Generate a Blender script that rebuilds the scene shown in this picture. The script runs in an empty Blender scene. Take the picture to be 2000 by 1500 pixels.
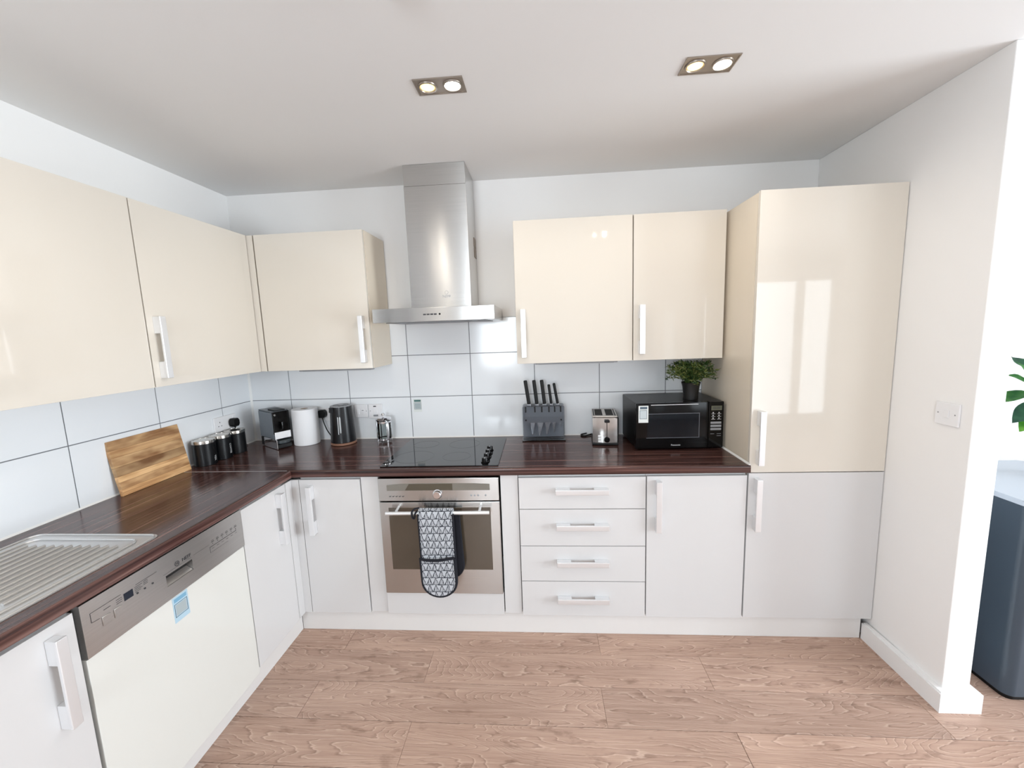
import bpy, bmesh, math, random
from mathutils import Vector, Matrix
random.seed(7)
C = bpy.context.scene.collection
PI = math.pi
ROOM_X, ROOM_Y, CEIL = 6.6, -5.0, 2.452

# ---------------------------------------------------------------- camera, world, light, exposure
cam_d = bpy.data.cameras.new('camera'); cam = bpy.data.objects.new('camera', cam_d); C.objects.link(cam)
cam_d.sensor_width = 36.0; cam_d.lens = 36.0 * 788.38 / 2000.0; cam_d.clip_start = 0.02
yaw, pitch, roll = -0.0705, -0.1314, -0.0357
fwd = Vector((math.sin(yaw) * math.cos(pitch), math.cos(yaw) * math.cos(pitch), math.sin(pitch)))
r0 = Vector((math.cos(yaw), -math.sin(yaw), 0)); u0 = r0.cross(fwd)
rt = r0 * math.cos(roll) + u0 * math.sin(roll); up = -r0 * math.sin(roll) + u0 * math.cos(roll)
M = Matrix((rt, up, -fwd)).transposed().to_4x4(); M.translation = Vector((1.8859, -2.4825, 1.5718))
cam.matrix_world = M
bpy.context.scene.camera = cam
vs = bpy.context.scene.view_settings
vs.view_transform = 'Standard'; vs.look = 'None'; vs.gamma = 1.0; vs.use_curve_mapping = False
vs.exposure = 0.83

world = bpy.data.worlds.new('world'); bpy.context.scene.world = world; world.use_nodes = True
bg = world.node_tree.nodes['Background']
bg.inputs[0].default_value = (0.86, 0.93, 1.0, 1); bg.inputs[1].default_value = 1.1


def area(name, loc, rot, sx, sy, power, col):
    l = bpy.data.lights.new(name, 'AREA'); l.shape = 'RECTANGLE'; l.size = sx; l.size_y = sy
    l.energy = power; l.color = col
    o = bpy.data.objects.new(name, l); C.objects.link(o); o.location = loc; o.rotation_euler = rot
    return o


# daylight entering by the glazed doors of the rear wall and the window of the far right wall, plus two added fill lights
DAY = (0.87, 0.935, 1.0)
area('daylight_rear', (5.4, -5.12, 1.15), (PI / 2, 0, 0), 1.7, 2.1, 28, DAY)
area('fill_light_left', (-0.13, -3.85, 1.45), (PI / 2, 0, -PI / 2), 1.6, 1.4, 8, DAY)  # added fill from the left, brightens the partition and right-hand fronts
area('daylight_side', (6.72, -2.3, 1.25), (PI / 2, 0, PI / 2), 2.2, 1.9, 155, DAY)
area('fill_light_rear', (1.125, -5.12, 1.5), (PI / 2, 0, 0), 0.75, 1.2, 42, DAY)  # added frontal fill for the back wall fronts


# ---------------------------------------------------------------- helpers
def srgb(r, g, b):
    f = lambda c: (c / 255 / 12.92) if c / 255 <= 0.04045 else ((c / 255 + 0.055) / 1.055) ** 2.4
    return (f(r), f(g), f(b), 1)


MATS = {}


def mat(name, col, rough=0.5, metal=0.0, **kw):
    m = bpy.data.materials.new(name); m.use_nodes = True
    b = m.node_tree.nodes['Principled BSDF']
    b.inputs['Base Color'].default_value = col; b.inputs['Roughness'].default_value = rough; b.inputs['Metallic'].default_value = metal
    for k, v in kw.items():
        b.inputs[k.replace('_', ' ')].default_value = v
    MATS[name] = m
    return m


def nd(m, t, **kw):
    n = m.node_tree.nodes.new(t)
    for k, v in kw.items(): setattr(n, k, v)
    return n


def lk(m, a, b): m.node_tree.links.new(a, b)


def bsdf(m): return m.node_tree.nodes['Principled BSDF']


def coords(m, scale=(1, 1, 1), rnd=0.0):
    tc = nd(m, 'ShaderNodeTexCoord'); mp = nd(m, 'ShaderNodeMapping'); mp.inputs['Scale'].default_value = scale
    if rnd:
        oi = nd(m, 'ShaderNodeObjectInfo'); ad = nd(m, 'ShaderNodeVectorMath', operation='ADD'); mu = nd(m, 'ShaderNodeMath', operation='MULTIPLY')
        mu.inputs[1].default_value = rnd
        lk(m, oi.outputs['Random'], mu.inputs[0]); lk(m, tc.outputs['Object'], ad.inputs[0]); lk(m, mu.outputs[0], ad.inputs[1]); lk(m, ad.outputs[0], mp.inputs['Vector'])
    else:
        lk(m, tc.outputs['Object'], mp.inputs['Vector'])
    return mp.outputs[0]


def noise(m, vec, scale, detail=3, rough=0.55, dist=0.0):
    n = nd(m, 'ShaderNodeTexNoise'); n.inputs['Scale'].default_value = scale; n.inputs['Detail'].default_value = detail
    n.inputs['Roughness'].default_value = rough; n.inputs['Distortion'].default_value = dist
    lk(m, vec, n.inputs['Vector']); return n.outputs['Fac']


def ramp(m, fac, stops):
    r = nd(m, 'ShaderNodeValToRGB'); e = r.color_ramp.elements
    while len(e) < len(stops): e.new(0.5)
    for el, (p, c) in zip(e, stops): el.position = p; el.color = c
    lk(m, fac, r.inputs[0]); return r.outputs[0]


def bump(m, fac, strength, dist=0.002):
    b = nd(m, 'ShaderNodeBump'); b.inputs['Strength'].default_value = strength; b.inputs['Distance'].default_value = dist
    lk(m, fac, b.inputs['Height']); lk(m, b.outputs[0], bsdf(m).inputs['Normal'])


def mixc(m, fac, a, b, mode='MIX'):
    x = nd(m, 'ShaderNodeMix', data_type='RGBA', blend_type=mode)
    if isinstance(fac, float): x.inputs[0].default_value = fac
    else: lk(m, fac, x.inputs[0])
    for s, v in ((x.inputs[6], a), (x.inputs[7], b)):
        if isinstance(v, tuple): s.default_value = v
        else: lk(m, v, s)
    return x.outputs[2]


# ---------------------------------------------------------------- materials
def paint(name, col, rough=0.75):
    m = mat(name, col, rough); n = noise(m, coords(m), 260, 2); bump(m, n, 0.06, 0.001); return m


wall_p = paint('wall_paint', srgb(243, 242, 241))
ceil_p = paint('ceiling_paint', srgb(236, 236, 236), 0.85)
trim_p = mat('white_trim_paint', srgb(240, 240, 240), 0.4)


def lacquer(name, col, rough=0.07):
    m = mat(name, col, rough); n = noise(m, coords(m), 9, 1); bump(m, n, 0.02, 0.004); return m


cream = lacquer('cream_gloss', srgb(221, 214, 203), 0.035)
white = lacquer('white_gloss', srgb(213, 212, 212), 0.09)
cream_sat = lacquer('cream_board', srgb(230, 218, 200), 0.35)  # board cream, with the warm shade of the cabinet sides partly mixed in
white_sat = lacquer('white_board', srgb(226, 225, 224), 0.4)
plinth_m = mat('plinth_board', srgb(226, 224, 222), 0.35)
tile_m = lacquer('white_glazed_tile', srgb(238, 241, 244), 0.12)
grout_m = paint('grey_grout', srgb(120, 122, 126), 0.9)
seal_m = mat('white_sealant', srgb(240, 240, 238), 0.5)
alu = mat('satin_aluminium', srgb(236, 237, 239), 0.33, 0.55)
chrome = mat('chrome', srgb(225, 225, 228), 0.07, 1.0)
black_gl = mat('black_gloss', srgb(5, 5, 6), 0.08, Specular_IOR_Level=0.28)
black_mt = mat('black_plastic', srgb(8, 8, 9), 0.45, Specular_IOR_Level=0.3)
dark_gap = mat('dark_void', srgb(22, 20, 20), 0.8)
white_pl = mat('white_plastic', srgb(238, 238, 240), 0.3)
grey_pl = mat('grey_plastic', srgb(150, 152, 156), 0.4)
text_dk = mat('dark_print', srgb(52, 52, 56), 0.6)
text_lt = mat('light_print', srgb(205, 206, 208), 0.5)


def steel(name, col, axis, rough=0.3, aniso=0.0):
    m = mat(name, col, rough, 1.0)
    sc = {'x': (3, 300, 300), 'y': (300, 3, 300), 'z': (300, 300, 3)}[axis]
    n = noise(m, coords(m, sc), 1.0, 2); bump(m, n, 0.025, 0.0005)
    c = ramp(m, n, [(0.3, tuple(x * 0.93 for x in col[:3]) + (1,)), (0.7, col)]); lk(m, c, bsdf(m).inputs['Base Color'])
    if aniso:
        b = bsdf(m); b.inputs['Anisotropic'].default_value = aniso
        t = nd(m, 'ShaderNodeTangent', direction_type='RADIAL', axis='Z'); lk(m, t.outputs[0], b.inputs['Tangent']); b.inputs['Anisotropic Rotation'].default_value = 0.25
    return m


steel_h = steel('brushed_steel', srgb(200, 199, 197), 'x', 0.22, 0.93)
steel_y = steel('brushed_steel_left', srgb(205, 204, 203), 'y', 0.33, 0.3)
steel_s = steel('drainer_steel', srgb(222, 222, 222), 'y', 0.36)
toast_s = steel('polished_steel', srgb(214, 213, 211), 'z', 0.18)
nickel = mat('satin_nickel', srgb(170, 160, 150), 0.35, 0.9)

def ebony(name, along):
    m = mat(name, (0.03, 0.02, 0.02, 1), 0.17)
    s1, s2 = ((0.9, 70, 40), (0.5, 190, 90)) if along == 'x' else ((70, 0.9, 40), (190, 0.5, 90))
    a = noise(m, coords(m, s1), 1.0, 3, 0.6, 0.3); b = noise(m, coords(m, s2), 1.0, 2, 0.5)
    c1 = ramp(m, a, [(0.36, srgb(30, 19, 19)), (0.5, srgb(62, 38, 36)), (0.58, srgb(92, 62, 58)), (0.68, srgb(150, 116, 108))])
    c2 = ramp(m, b, [(0.38, srgb(40, 26, 25)), (0.62, srgb(110, 76, 68))])
    lk(m, mixc(m, 0.4, c1, c2), bsdf(m).inputs['Base Color'])
    bump(m, b, 0.03, 0.0005)
    return m


ebony_x, ebony_y = ebony('ebony_laminate', 'x'), ebony('ebony_laminate_left', 'y')

def floor_mat():
    m = mat('oak_plank', (0.3, 0.2, 0.16, 1), 0.42)
    v = coords(m, (1, 1, 1), 37.0)
    def mp(s):
        n = nd(m, 'ShaderNodeMapping'); n.inputs['Scale'].default_value = s; lk(m, v, n.inputs['Vector']); return n.outputs[0]
    # cathedral figure: contour lines of a smooth stretched noise field
    f = noise(m, mp((1.5, 7.5, 1)), 1.0, 1.0, 0.4, 0.35)
    mu = nd(m, 'ShaderNodeMath', operation='MULTIPLY'); mu.inputs[1].default_value = 30.0; lk(m, f, mu.inputs[0])
    j_ = noise(m, mp((14, 60, 1)), 1.0, 2, 0.6); ja = nd(m, 'ShaderNodeMath', operation='MULTIPLY_ADD'); ja.inputs[1].default_value = 0.9; lk(m, j_, ja.inputs[0]); lk(m, mu.outputs[0], ja.inputs[2])
    fr = nd(m, 'ShaderNodeMath', operation='FRACT'); lk(m, ja.outputs[0], fr.inputs[0])
    g = noise(m, mp((4, 110, 1)), 1.0, 5, 0.7)
    p = noise(m, mp((1.6, 7, 1)), 1.0, 2, 0.5)
    q = noise(m, mp((9, 26, 1)), 1.0, 4, 0.6)
    c1 = ramp(m, g, [(0.32, srgb(118, 91, 78)), (0.5, srgb(176, 147, 131)), (0.68, srgb(210, 185, 170))])
    c2 = ramp(m, fr.outputs[0], [(0.0, srgb(112, 86, 73)), (0.18, srgb(176, 147, 131)), (0.80, srgb(184, 156, 140)), (0.93, srgb(222, 199, 184)), (1.0, srgb(134, 105, 91))])
    c = mixc(m, 0.6, c1, c2)
    c3 = ramp(m, p, [(0.35, srgb(140, 113, 98)), (0.65, srgb(190, 162, 145))])
    c = mixc(m, 0.30, c, c3)
    c4 = ramp(m, q, [(0.30, (0.62, 0.58, 0.55, 1)), (0.42, (1, 1, 1, 1))])
    c = mixc(m, 0.75, c, mixc(m, 1.0, c, c4, 'MULTIPLY'))
    oi = nd(m, 'ShaderNodeObjectInfo')
    t = ramp(m, oi.outputs['Random'], [(0, (1.04, 1.03, 1.03, 1)), (1, (1.20, 1.17, 1.15, 1))])
    lk(m, mixc(m, 1.0, c, t, 'MULTIPLY'), bsdf(m).inputs['Base Color'])
    bump(m, g, 0.12, 0.001)
    return m


plank_m = floor_mat()

def board_mat(k=1.0, stain=0.4):
    m = mat('acacia_wood', (0.5, 0.3, 0.15, 1), 0.5)
    v = coords(m, (4, 60, 60), 11.0); n = noise(m, v, 1.0, 4, 0.6, 0.6)
    v2 = coords(m, (7, 16, 16), 11.0); n2 = noise(m, v2, 1.0, 2)
    c = ramp(m, n, [(0.3, srgb(150, 104, 62)), (0.5, srgb(190, 146, 100)), (0.7, srgb(214, 178, 130))])
    d = ramp(m, n2, [(0.42, srgb(225, 190, 145)), (0.64, srgb(118, 74, 40))])
    c = mixc(m, stain, c, d)
    lk(m, mixc(m, 1.0, c, (k, k * 0.97, k * 0.93, 1), 'MULTIPLY'), bsdf(m).inputs['Base Color']); return m


acacias = [board_mat(1.25, 0.15), board_mat(1.05, 0.45), board_mat(1.3, 0.35), board_mat(0.72, 0.6), board_mat(0.95, 0.6), board_mat(1.02, 0.3), board_mat(0.88, 0.5)]

def thin_glass(name, tint, gloss_mix=0.08):
    m = bpy.data.materials.new(name); m.use_nodes = True; nt = m.node_tree; nt.nodes.clear()
    o = nd(m, 'ShaderNodeOutputMaterial'); t = nd(m, 'ShaderNodeBsdfTransparent'); t.inputs[0].default_value = tint
    g = nd(m, 'ShaderNodeBsdfGlossy'); g.inputs['Roughness'].default_value = 0.02
    fr = nd(m, 'ShaderNodeFresnel'); fr.inputs[0].default_value = 1.45
    mx = nd(m, 'ShaderNodeMixShader'); lk(m, fr.outputs[0], mx.inputs[0]); lk(m, t.outputs[0], mx.inputs[1]); lk(m, g.outputs[0], mx.inputs[2])
    lk(m, mx.outputs[0], o.inputs[0]); return m


pane_m = thin_glass('window_glass', (0.97, 0.98, 0.98, 1))
jug_glass = thin_glass('jug_glass', (0.9, 0.93, 0.93, 1))
smoke_gl = thin_glass('smoked_acrylic', (0.80, 0.815, 0.83, 1))

def emit(name, col, s):
    m = mat(name, (0.8, 0.8, 0.8, 1), 0.3); b = bsdf(m); b.inputs['Emission Color'].default_value = col; b.inputs['Emission Strength'].default_value = s; return m


def leaf_mat(name, a, b):
    m = mat(name, a, 0.45); n = noise(m, coords(m), 22, 2); lk(m, ramp(m, n, [(0.35, a), (0.65, b)]), bsdf(m).inputs['Base Color']); return m


# ---------------------------------------------------------------- mesh builders
def nb(): return bmesh.new()


def box(bm, x0, x1, y0, y1, z0, z1, bev=0.0, seg=1, rot=None, piv=None):
    r = bmesh.ops.create_cube(bm, size=1.0); vs_ = r['verts']
    for v in vs_:
        v.co = Vector(((x0 + x1) / 2 + v.co.x * (x1 - x0), (y0 + y1) / 2 + v.co.y * (y1 - y0), (z0 + z1) / 2 + v.co.z * (z1 - z0)))
    if bev:
        es = list({e for v in vs_ for e in v.link_edges})
        q = bmesh.ops.bevel(bm, geom=es, offset=bev, segments=seg, affect='EDGES', profile=0.5)
        vs_ = list({v for f in q['faces'] for v in f.verts} | {v for v in vs_ if v.is_valid})
    if rot is not None:
        p = Vector(piv or ((x0 + x1) / 2, (y0 + y1) / 2, (z0 + z1) / 2))
        for v in vs_: v.co = p + rot @ (v.co - p)
    return bm


def lathe(bm, prof, cx, cy, seg=32, cz=0.0, axis='z', cap0=True, cap1=True):
    rings = []
    for r, z in prof:
        ring = []
        for i in range(seg):
            a = 2 * PI * i / seg; p = (r * math.cos(a), r * math.sin(a), z)
            if axis == 'z': co = (cx + p[0], cy + p[1], cz + p[2])
            elif axis == 'y': co = (cx + p[0], cy - p[2], cz + p[1])     # grows towards -y
            else: co = (cx + p[2], cy + p[0], cz + p[1])                  # grows towards +x
            ring.append(bm.verts.new(co))
        rings.append(ring)
    for a, b in zip(rings, rings[1:]):
        for i in range(seg):
            j = (i + 1) % seg; bm.faces.new((a[i], a[j], b[j], b[i]))
    if cap0: bm.faces.new(rings[0][::-1])
    if cap1: bm.faces.new(rings[-1])
    return bm


def tube(bm, pts, r, seg=10, caps=True):
    pts = [Vector(p) for p in pts]; rings = []; prev = None
    for i, p in enumerate(pts):
        d = (pts[min(i + 1, len(pts) - 1)] - pts[max(i - 1, 0)]).normalized()
        n = prev if prev is not None else (Vector((0, 0, 1)) if abs(d.z) < 0.9 else Vector((1, 0, 0)))
        n = (n - d * n.dot(d)).normalized(); prev = n; b = d.cross(n)
        rr = r[i] if isinstance(r, (list, tuple)) else r
        rings.append([bm.verts.new(p + (n * math.cos(2 * PI * k / seg) + b * math.sin(2 * PI * k / seg)) * rr) for k in range(seg)])
    for a, b in zip(rings, rings[1:]):
        for i in range(seg):
            j = (i + 1) % seg; bm.faces.new((a[i], b[i], b[j], a[j]))
    if caps: bm.faces.new(rings[0]); bm.faces.new(rings[-1][::-1])
    return bm


def prism(bm, poly, axis, d0, d1):
    """poly in the two other axes (x: (y,z), y: (x,z), z: (x,y))"""
    def co(p, d): return {'x': (d, p[0], p[1]), 'y': (p[0], d, p[1]), 'z': (p[0], p[1], d)}[axis]
    a = [bm.verts.new(co(p, d0)) for p in poly]; b = [bm.verts.new(co(p, d1)) for p in poly]
    n = len(poly)
    for i in range(n): bm.faces.new((a[i], a[(i + 1) % n], b[(i + 1) % n], b[i]))
    bm.faces.new(a[::-1]); bm.faces.new(b); return bm


def rrect(x0, x1, y0, y1, r, n=5):
    out = []
    for cx, cy, a0 in ((x1 - r, y1 - r, 0), (x0 + r, y1 - r, PI / 2), (x0 + r, y0 + r, PI), (x1 - r, y0 + r, 1.5 * PI)):
        for k in range(n + 1):
            a = a0 + PI / 2 * k / n; out.append((cx + r * math.cos(a), cy + r * math.sin(a)))
    return out


def chain(pts, n=8):
    pts = [Vector(p) for p in pts]; out = []
    P = [pts[0]] + pts + [pts[-1]]
    for i in range(len(pts) - 1):
        p0, p1, p2, p3 = P[i:i + 4]
        for k in range(n):
            t = k / n
            out.append(0.5 * ((2 * p1) + (p2 - p0) * t + (2 * p0 - 5 * p1 + 4 * p2 - p3) * t * t + (3 * p1 - p0 - 3 * p2 + p3) * t ** 3))
    return out + [pts[-1]]


def text_bm(bm, s, size, loc, rx=(1, 0, 0), ry=(0, 0, 1), depth=0.0004):
    """flat lettering: rx is the reading direction, ry the up direction of the letters"""
    cu = bpy.data.curves.new('lettering', 'FONT'); cu.body = s; cu.size = size; cu.align_x = 'CENTER'; cu.align_y = 'CENTER'; cu.extrude = depth; cu.resolution_u = 2
    o = bpy.data.objects.new('lettering', cu); C.objects.link(o)
    dg = bpy.context.evaluated_depsgraph_get(); dg.update(); me = bpy.data.meshes.new_from_object(o.evaluated_get(dg))
    X = Vector(rx).normalized(); Y = Vector(ry).normalized(); Z = X.cross(Y)
    m4 = Matrix((X, Y, Z)).transposed().to_4x4(); m4.translation = Vector(loc); me.transform(m4); bm.from_mesh(me)
    bpy.data.objects.remove(o); bpy.data.curves.remove(cu); bpy.data.meshes.remove(me); return bm


ORG = {}


def tag(o, label, cat, group=None):
    o['label'] = label; o['category'] = cat
    if group: o['group'] = group
    return o


def mesh_of(name, bm, m, smooth=True):
    bmesh.ops.recalc_face_normals(bm, faces=bm.faces[:])
    me = bpy.data.meshes.new(name); bm.to_mesh(me); bm.free(); me.materials.append(m)
    if smooth:
        me.polygons.foreach_set('use_smooth', [True] * len(me.polygons)); me.set_sharp_from_angle(angle=math.radians(38))
    return me


def wn(o):
    m_ = o.modifiers.new('flat_faces', 'WEIGHTED_NORMAL'); m_.keep_sharp = True; m_.weight = 100; return o


def thing(name, label, cat, loc=(0, 0, 0), rz=0.0, group=None):
    o = bpy.data.objects.new(name, None); C.objects.link(o); o.location = loc; o.rotation_euler = (0, 0, rz); o.empty_display_size = 0.05
    ORG[o] = Vector(loc); return tag(o, label, cat, group)


def part(name, bm, m, parent, local=False, label=None):
    """bm in world coordinates (unrotated things) or, with local, in the thing's own"""
    org = ORG[parent]
    if not local: bmesh.ops.translate(bm, verts=bm.verts[:], vec=-org)
    o = bpy.data.objects.new(name, mesh_of(name, bm, m)); C.objects.link(wn(o)); o.parent = parent; ORG[o] = org
    if label: o['label'] = label
    return o


def solo(name, bm, m, label, cat, org, group=None):
    bmesh.ops.translate(bm, verts=bm.verts[:], vec=-Vector(org))
    o = bpy.data.objects.new(name, mesh_of(name, bm, m)); C.objects.link(wn(o)); o.location = org; return tag(o, label, cat, group)


def struct(name, bm, m, org=(0, 0, 0)):
    o = bpy.data.objects.new(name, mesh_of(name, bm, m)); C.objects.link(wn(o)); o['kind'] = 'structure'; ORG[o] = Vector((0, 0, 0)); return o


def put(name, me, parent, loc):
    o = bpy.data.objects.new(name, me); C.objects.link(o); o.parent = parent; o.location = loc; return o


def dup(root, loc, rz, label, group=None):
    r = root.copy(); C.objects.link(r); r.location = loc; r.rotation_euler = (0, 0, rz); r['label'] = label
    if group: r['group'] = group
    for ch in list(root.children):
        c = ch.copy(); C.objects.link(c); c.parent = r
        for g in list(ch.children):
            d = g.copy(); C.objects.link(d); d.parent = c
    return r


# ---------------------------------------------------------------- the setting
fl = struct('floor', box(nb(), 0, ROOM_X, ROOM_Y, 0, -0.06, -0.010), dark_gap)
PL, PW = 1.2835, 0.1835
cache = {}
row = 0
y1 = -0.508
while y1 > ROOM_Y + 0.02:
    y0 = max(y1 - PW, ROOM_Y)
    off = [0.860, 1.3205, 0.8330, 1.3240][row % 4]
    x = off - PL
    while x < ROOM_X - 0.01:
        a, b = max(x, 0.0), min(x + PL, ROOM_X)
        if b - a > 0.01:
            key = (round(b - a, 3), round(y1 - y0, 3))
            if key not in cache:
                bm = nb(); box(bm, 0.0006, key[0] - 0.0006, 0.0006, key[1] - 0.0006, -0.010, 0.0)
                bmesh.ops.bevel(bm, geom=[e for e in bm.edges if all(v.co.z > -0.001 for v in e.verts)], offset=0.0011, segments=1, affect='EDGES')
                cache[key] = mesh_of('plank', bm, plank_m, False)
            put('plank', cache[key], fl, (a, y0, 0))
        x += PL
    y1 -= PW; row += 1

struct('ceiling', box(nb(), -0.10, ROOM_X + 0.1, ROOM_Y - 0.1, 0.11, CEIL, CEIL + 0.1), ceil_p)
wb = struct('wall_back', box(nb(), -0.10, ROOM_X + 0.1, 0.009, 0.11, -0.06, CEIL), wall_p)
bm = nb(); box(bm, -0.11, -0.009, -3.05, 0.009, -0.06, CEIL); box(bm, -0.11, -0.009, ROOM_Y - 0.1, -4.65, -0.06, CEIL)
box(bm, -0.11, -0.009, -4.65, -3.05, -0.06, 0.75); box(bm, -0.11, -0.009, -4.65, -3.05, 2.15, CEIL)  # opening added to let in fill light from the left
wl = struct('wall_left', bm, wall_p)
struct('wall_right', box(nb(), 3.463, 3.567, -0.927, 0.009, -0.01, CEIL, 0.002, 1), wall_p)

TW, TH, TG = 0.3955, 0.2634, 0.0042
TZ = [0.9141, 1.1775, 1.4409, 1.656]
part('grout', box(nb(), -0.005, 2.858, 0.0025, 0.009, 0.90, 1.44), grout_m, wb)
part('grout', box(nb(), 0.6657, 1.8522, 0.0025, 0.009, 1.44, 1.656), grout_m, wb)
tcache = {}


def tile_mesh(w, h):
    k = (round(w, 3), round(h, 3))
    if k not in tcache:
        bm = nb(); box(bm, TG / 2, w - TG / 2, 0, 0.009, TG / 2, h - TG / 2)
        bmesh.ops.bevel(bm, geom=[e for e in bm.edges if all(v.co.y < 0.001 for v in e.verts)], offset=0.0012, segments=2, affect='EDGES')
        tcache[k] = mesh_of('tile', bm, tile_m, False)
    return tcache[k]


cols = [0.0] + [0.2702 + TW * k for k in range(7)] + [2.857]
for r in range(3):
    for a, b in zip(cols, cols[1:]):
        if r == 2 and not (0.6 < a < 1.5): continue
        put('tile', tile_mesh(b - a, TZ[r + 1] - TZ[r]), wb, (a, 0, TZ[r]))
part('grout', box(nb(), -0.009, -0.0025, -2.75, 0.003, 0.90, 1.44), grout_m, wl)
ly = [0.0] + [-0.2463 - TW * k for k in range(7)]
for r in range(2):
    for b, a in zip(ly, ly[1:]):
        o = put('tile', tile_mesh(b - a, TZ[r + 1] - TZ[r]), wl, (0, a, TZ[r])); o.rotation_euler = (0, 0, PI / 2)
struct('trim_1', prism(nb(), [(0, 0), (0.010, 0), (0, -0.010)], 'z', 0.912, 1.40), seal_m)
b = nb(); prism(b, [(0, 0.911), (0, 0.918), (-0.006, 0.911)], 'x', 0.004, 2.853); prism(b, [(0, 0.911), (0, 0.918), (0.006, 0.911)], 'y', -2.70, -0.006)
struct('trim_2', b, seal_m)
struct('trim_3', prism(nb(), [(2.853, 0.911), (2.853, 0.919), (2.846, 0.911)], 'y', -0.598, -0.002), seal_m)

# skirting round the end of the partition
bm = nb()
sk = [(3.463 - 0.027, -0.556), (3.463 - 0.027, -0.953), (3.567 + 0.027, -0.953), (3.567 + 0.027, 0.0), (3.569, 0.0), (3.569, -0.929), (3.461, -0.929), (3.461, -0.556)]
prism(bm, sk, 'z', 0.0, 0.088)
bmesh.ops.bevel(bm, geom=[e for e in bm.edges if all(v.co.z > 0.08 for v in e.verts)], offset=0.006, segments=2, affect='EDGES')
struct('baseboard_right', bm, trim_p)
struct('baseboard_back', box(nb(), 3.596, ROOM_X, -0.010, 0.008, 0, 0.088, 0.004), trim_p)

# rear wall with glazed doors and an added fill opening and a far right wall with a window, behind the camera
def wall_with_holes(name, axis, pos, a0, a1, holes):
    bm = nb(); cur = a0
    for h0, h1, z0, z1 in holes + [(a1, a1, 0, 0)]:
        segs = [(cur, h0, -0.06, CEIL)] + ([(h0, h1, -0.06, z0), (h0, h1, z1, CEIL)] if h1 > h0 else [])
        for s0, s1, q0, q1 in segs:
            if s1 - s0 < 1e-4 or q1 - q0 < 1e-4: continue
            if axis == 'y': box(bm, s0, s1, pos - 0.1, pos, q0, q1)
            else: box(bm, pos, pos + 0.1, s0, s1, q0, q1)
        cur = h1
    return struct(name, bm, wall_p)


RH = [(0.75, 1.50, 0.9, 2.1), (3.90, 4.20, 0.1, 1.88), (4.55, 6.25, 0.1, 2.2)]  # first opening is added for frontal fill, placed clear of reflections
wall_with_holes('wall_rear', 'y', ROOM_Y, -0.1, ROOM_X + 0.1, RH)
wall_with_holes('wall_far', 'x', ROOM_X, ROOM_Y - 0.1, 0.009, [(-3.4, -1.2, 0.3, 2.2)])


def window(name, axis, pos, a0, a1, z0, z1, mull):
    bm = nb(); t = 0.055
    f = lambda p0, p1, q0, q1: box(bm, p0, p1, pos - 0.08, pos - 0.02, q0, q1, 0.003) if axis == 'y' else box(bm, pos + 0.02, pos + 0.08, p0, p1, q0, q1, 0.003)
    f(a0, a1, z0, z0 + t); f(a0, a1, z1 - t, z1)
    for m_ in [a0 + t / 2] + mull + [a1 - t / 2]: f(m_ - t / 2 - (0.03 if m_ in mull else 0), m_ + t / 2 + (0.03 if m_ in mull else 0), z0, z1)
    w = struct(name, bm, trim_p)
    for p0, p1 in zip([a0] + mull, mull + [a1]):
        g = nb()
        if axis == 'y': box(g, p0 + t, p1 - t, pos - 0.052, pos - 0.048, z0 + t, z1 - t)
        else: box(g, pos + 0.048, pos + 0.052, p0 + t, p1 - t, z0 + t, z1 - t)
        part('pane', g, pane_m, w)
    return w


window('window_1', 'y', ROOM_Y, *RH[2], [5.755])
window('window_2', 'y', ROOM_Y, *RH[1], [])
window('added_window_rear', 'y', ROOM_Y, *RH[0], [])  # unseen window, added only to frame the frontal fill
window('added_window_left', 'x', -0.109, -4.65, -3.05, 0.75, 2.15, [-3.85])  # unseen window in the left wall, added for its fill light
window('window_4', 'x', ROOM_X, -3.4, -1.2, 0.3, 2.2, [-2.3])


# ---------------------------------------------------------------- cabinets
def handle_bm(cx, yf, cz, axis, L=0.256):
    """bar handle standing proud (towards -y) of a front at y = yf"""
    bm = nb(); h = L / 2
    def bb(a0, a1, w, d0, d1, bev):
        if axis == 'z': box(bm, cx - w / 2, cx + w / 2, yf - d1, yf - d0, cz + a0, cz + a1, bev, 2)
        else: box(bm, cx + a0, cx + a1, yf - d1, yf - d0, cz - w / 2, cz + w / 2, bev, 2)
    bb(-h, h, 0.027, 0.026, 0.036, 0.003)
    bb(-h + 0.001, -h + 0.070, 0.024, 0.0002, 0.028, 0.0015)
    bb(h - 0.070, h - 0.001, 0.024, 0.0002, 0.028, 0.0015)
    return bm


def front(parent, name, x0, x1, yf, z0, z1, m, hspec=None, th=0.019):
    """door or drawer front in the cabinet's own axes; hspec=(cx,cz,axis)"""
    d = part(name, box(nb(), x0, x1, yf, yf + th, z0, z1, 0.0012, 2), m, parent, True)
    if hspec: part('handle', handle_bm(hspec[0], yf, hspec[1], hspec[2]), alu, d, True)
    return d


def carcass(parent, w, d, z0, z1, m, back=-0.002):
    """open-fronted board box in own axes: x 0..w, y back..-d"""
    bm = nb(); t = 0.018
    box(bm, 0, t, -d, back, z0, z1); box(bm, w - t, w, -d, back, z0, z1)
    box(bm, t, w - t, -d, back, z0, z0 + t); box(bm, t, w - t, -d, back, z1 - t, z1); box(bm, t, w - t, back - 0.008, back, z0 + t, z1 - t)
    return part('carcass', bm, m, parent, True)


UZ0, UZ1, UF = 1.3916, 2.1358, 0.2987
UH = UZ1 - UZ0
G = 0.0018
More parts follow.
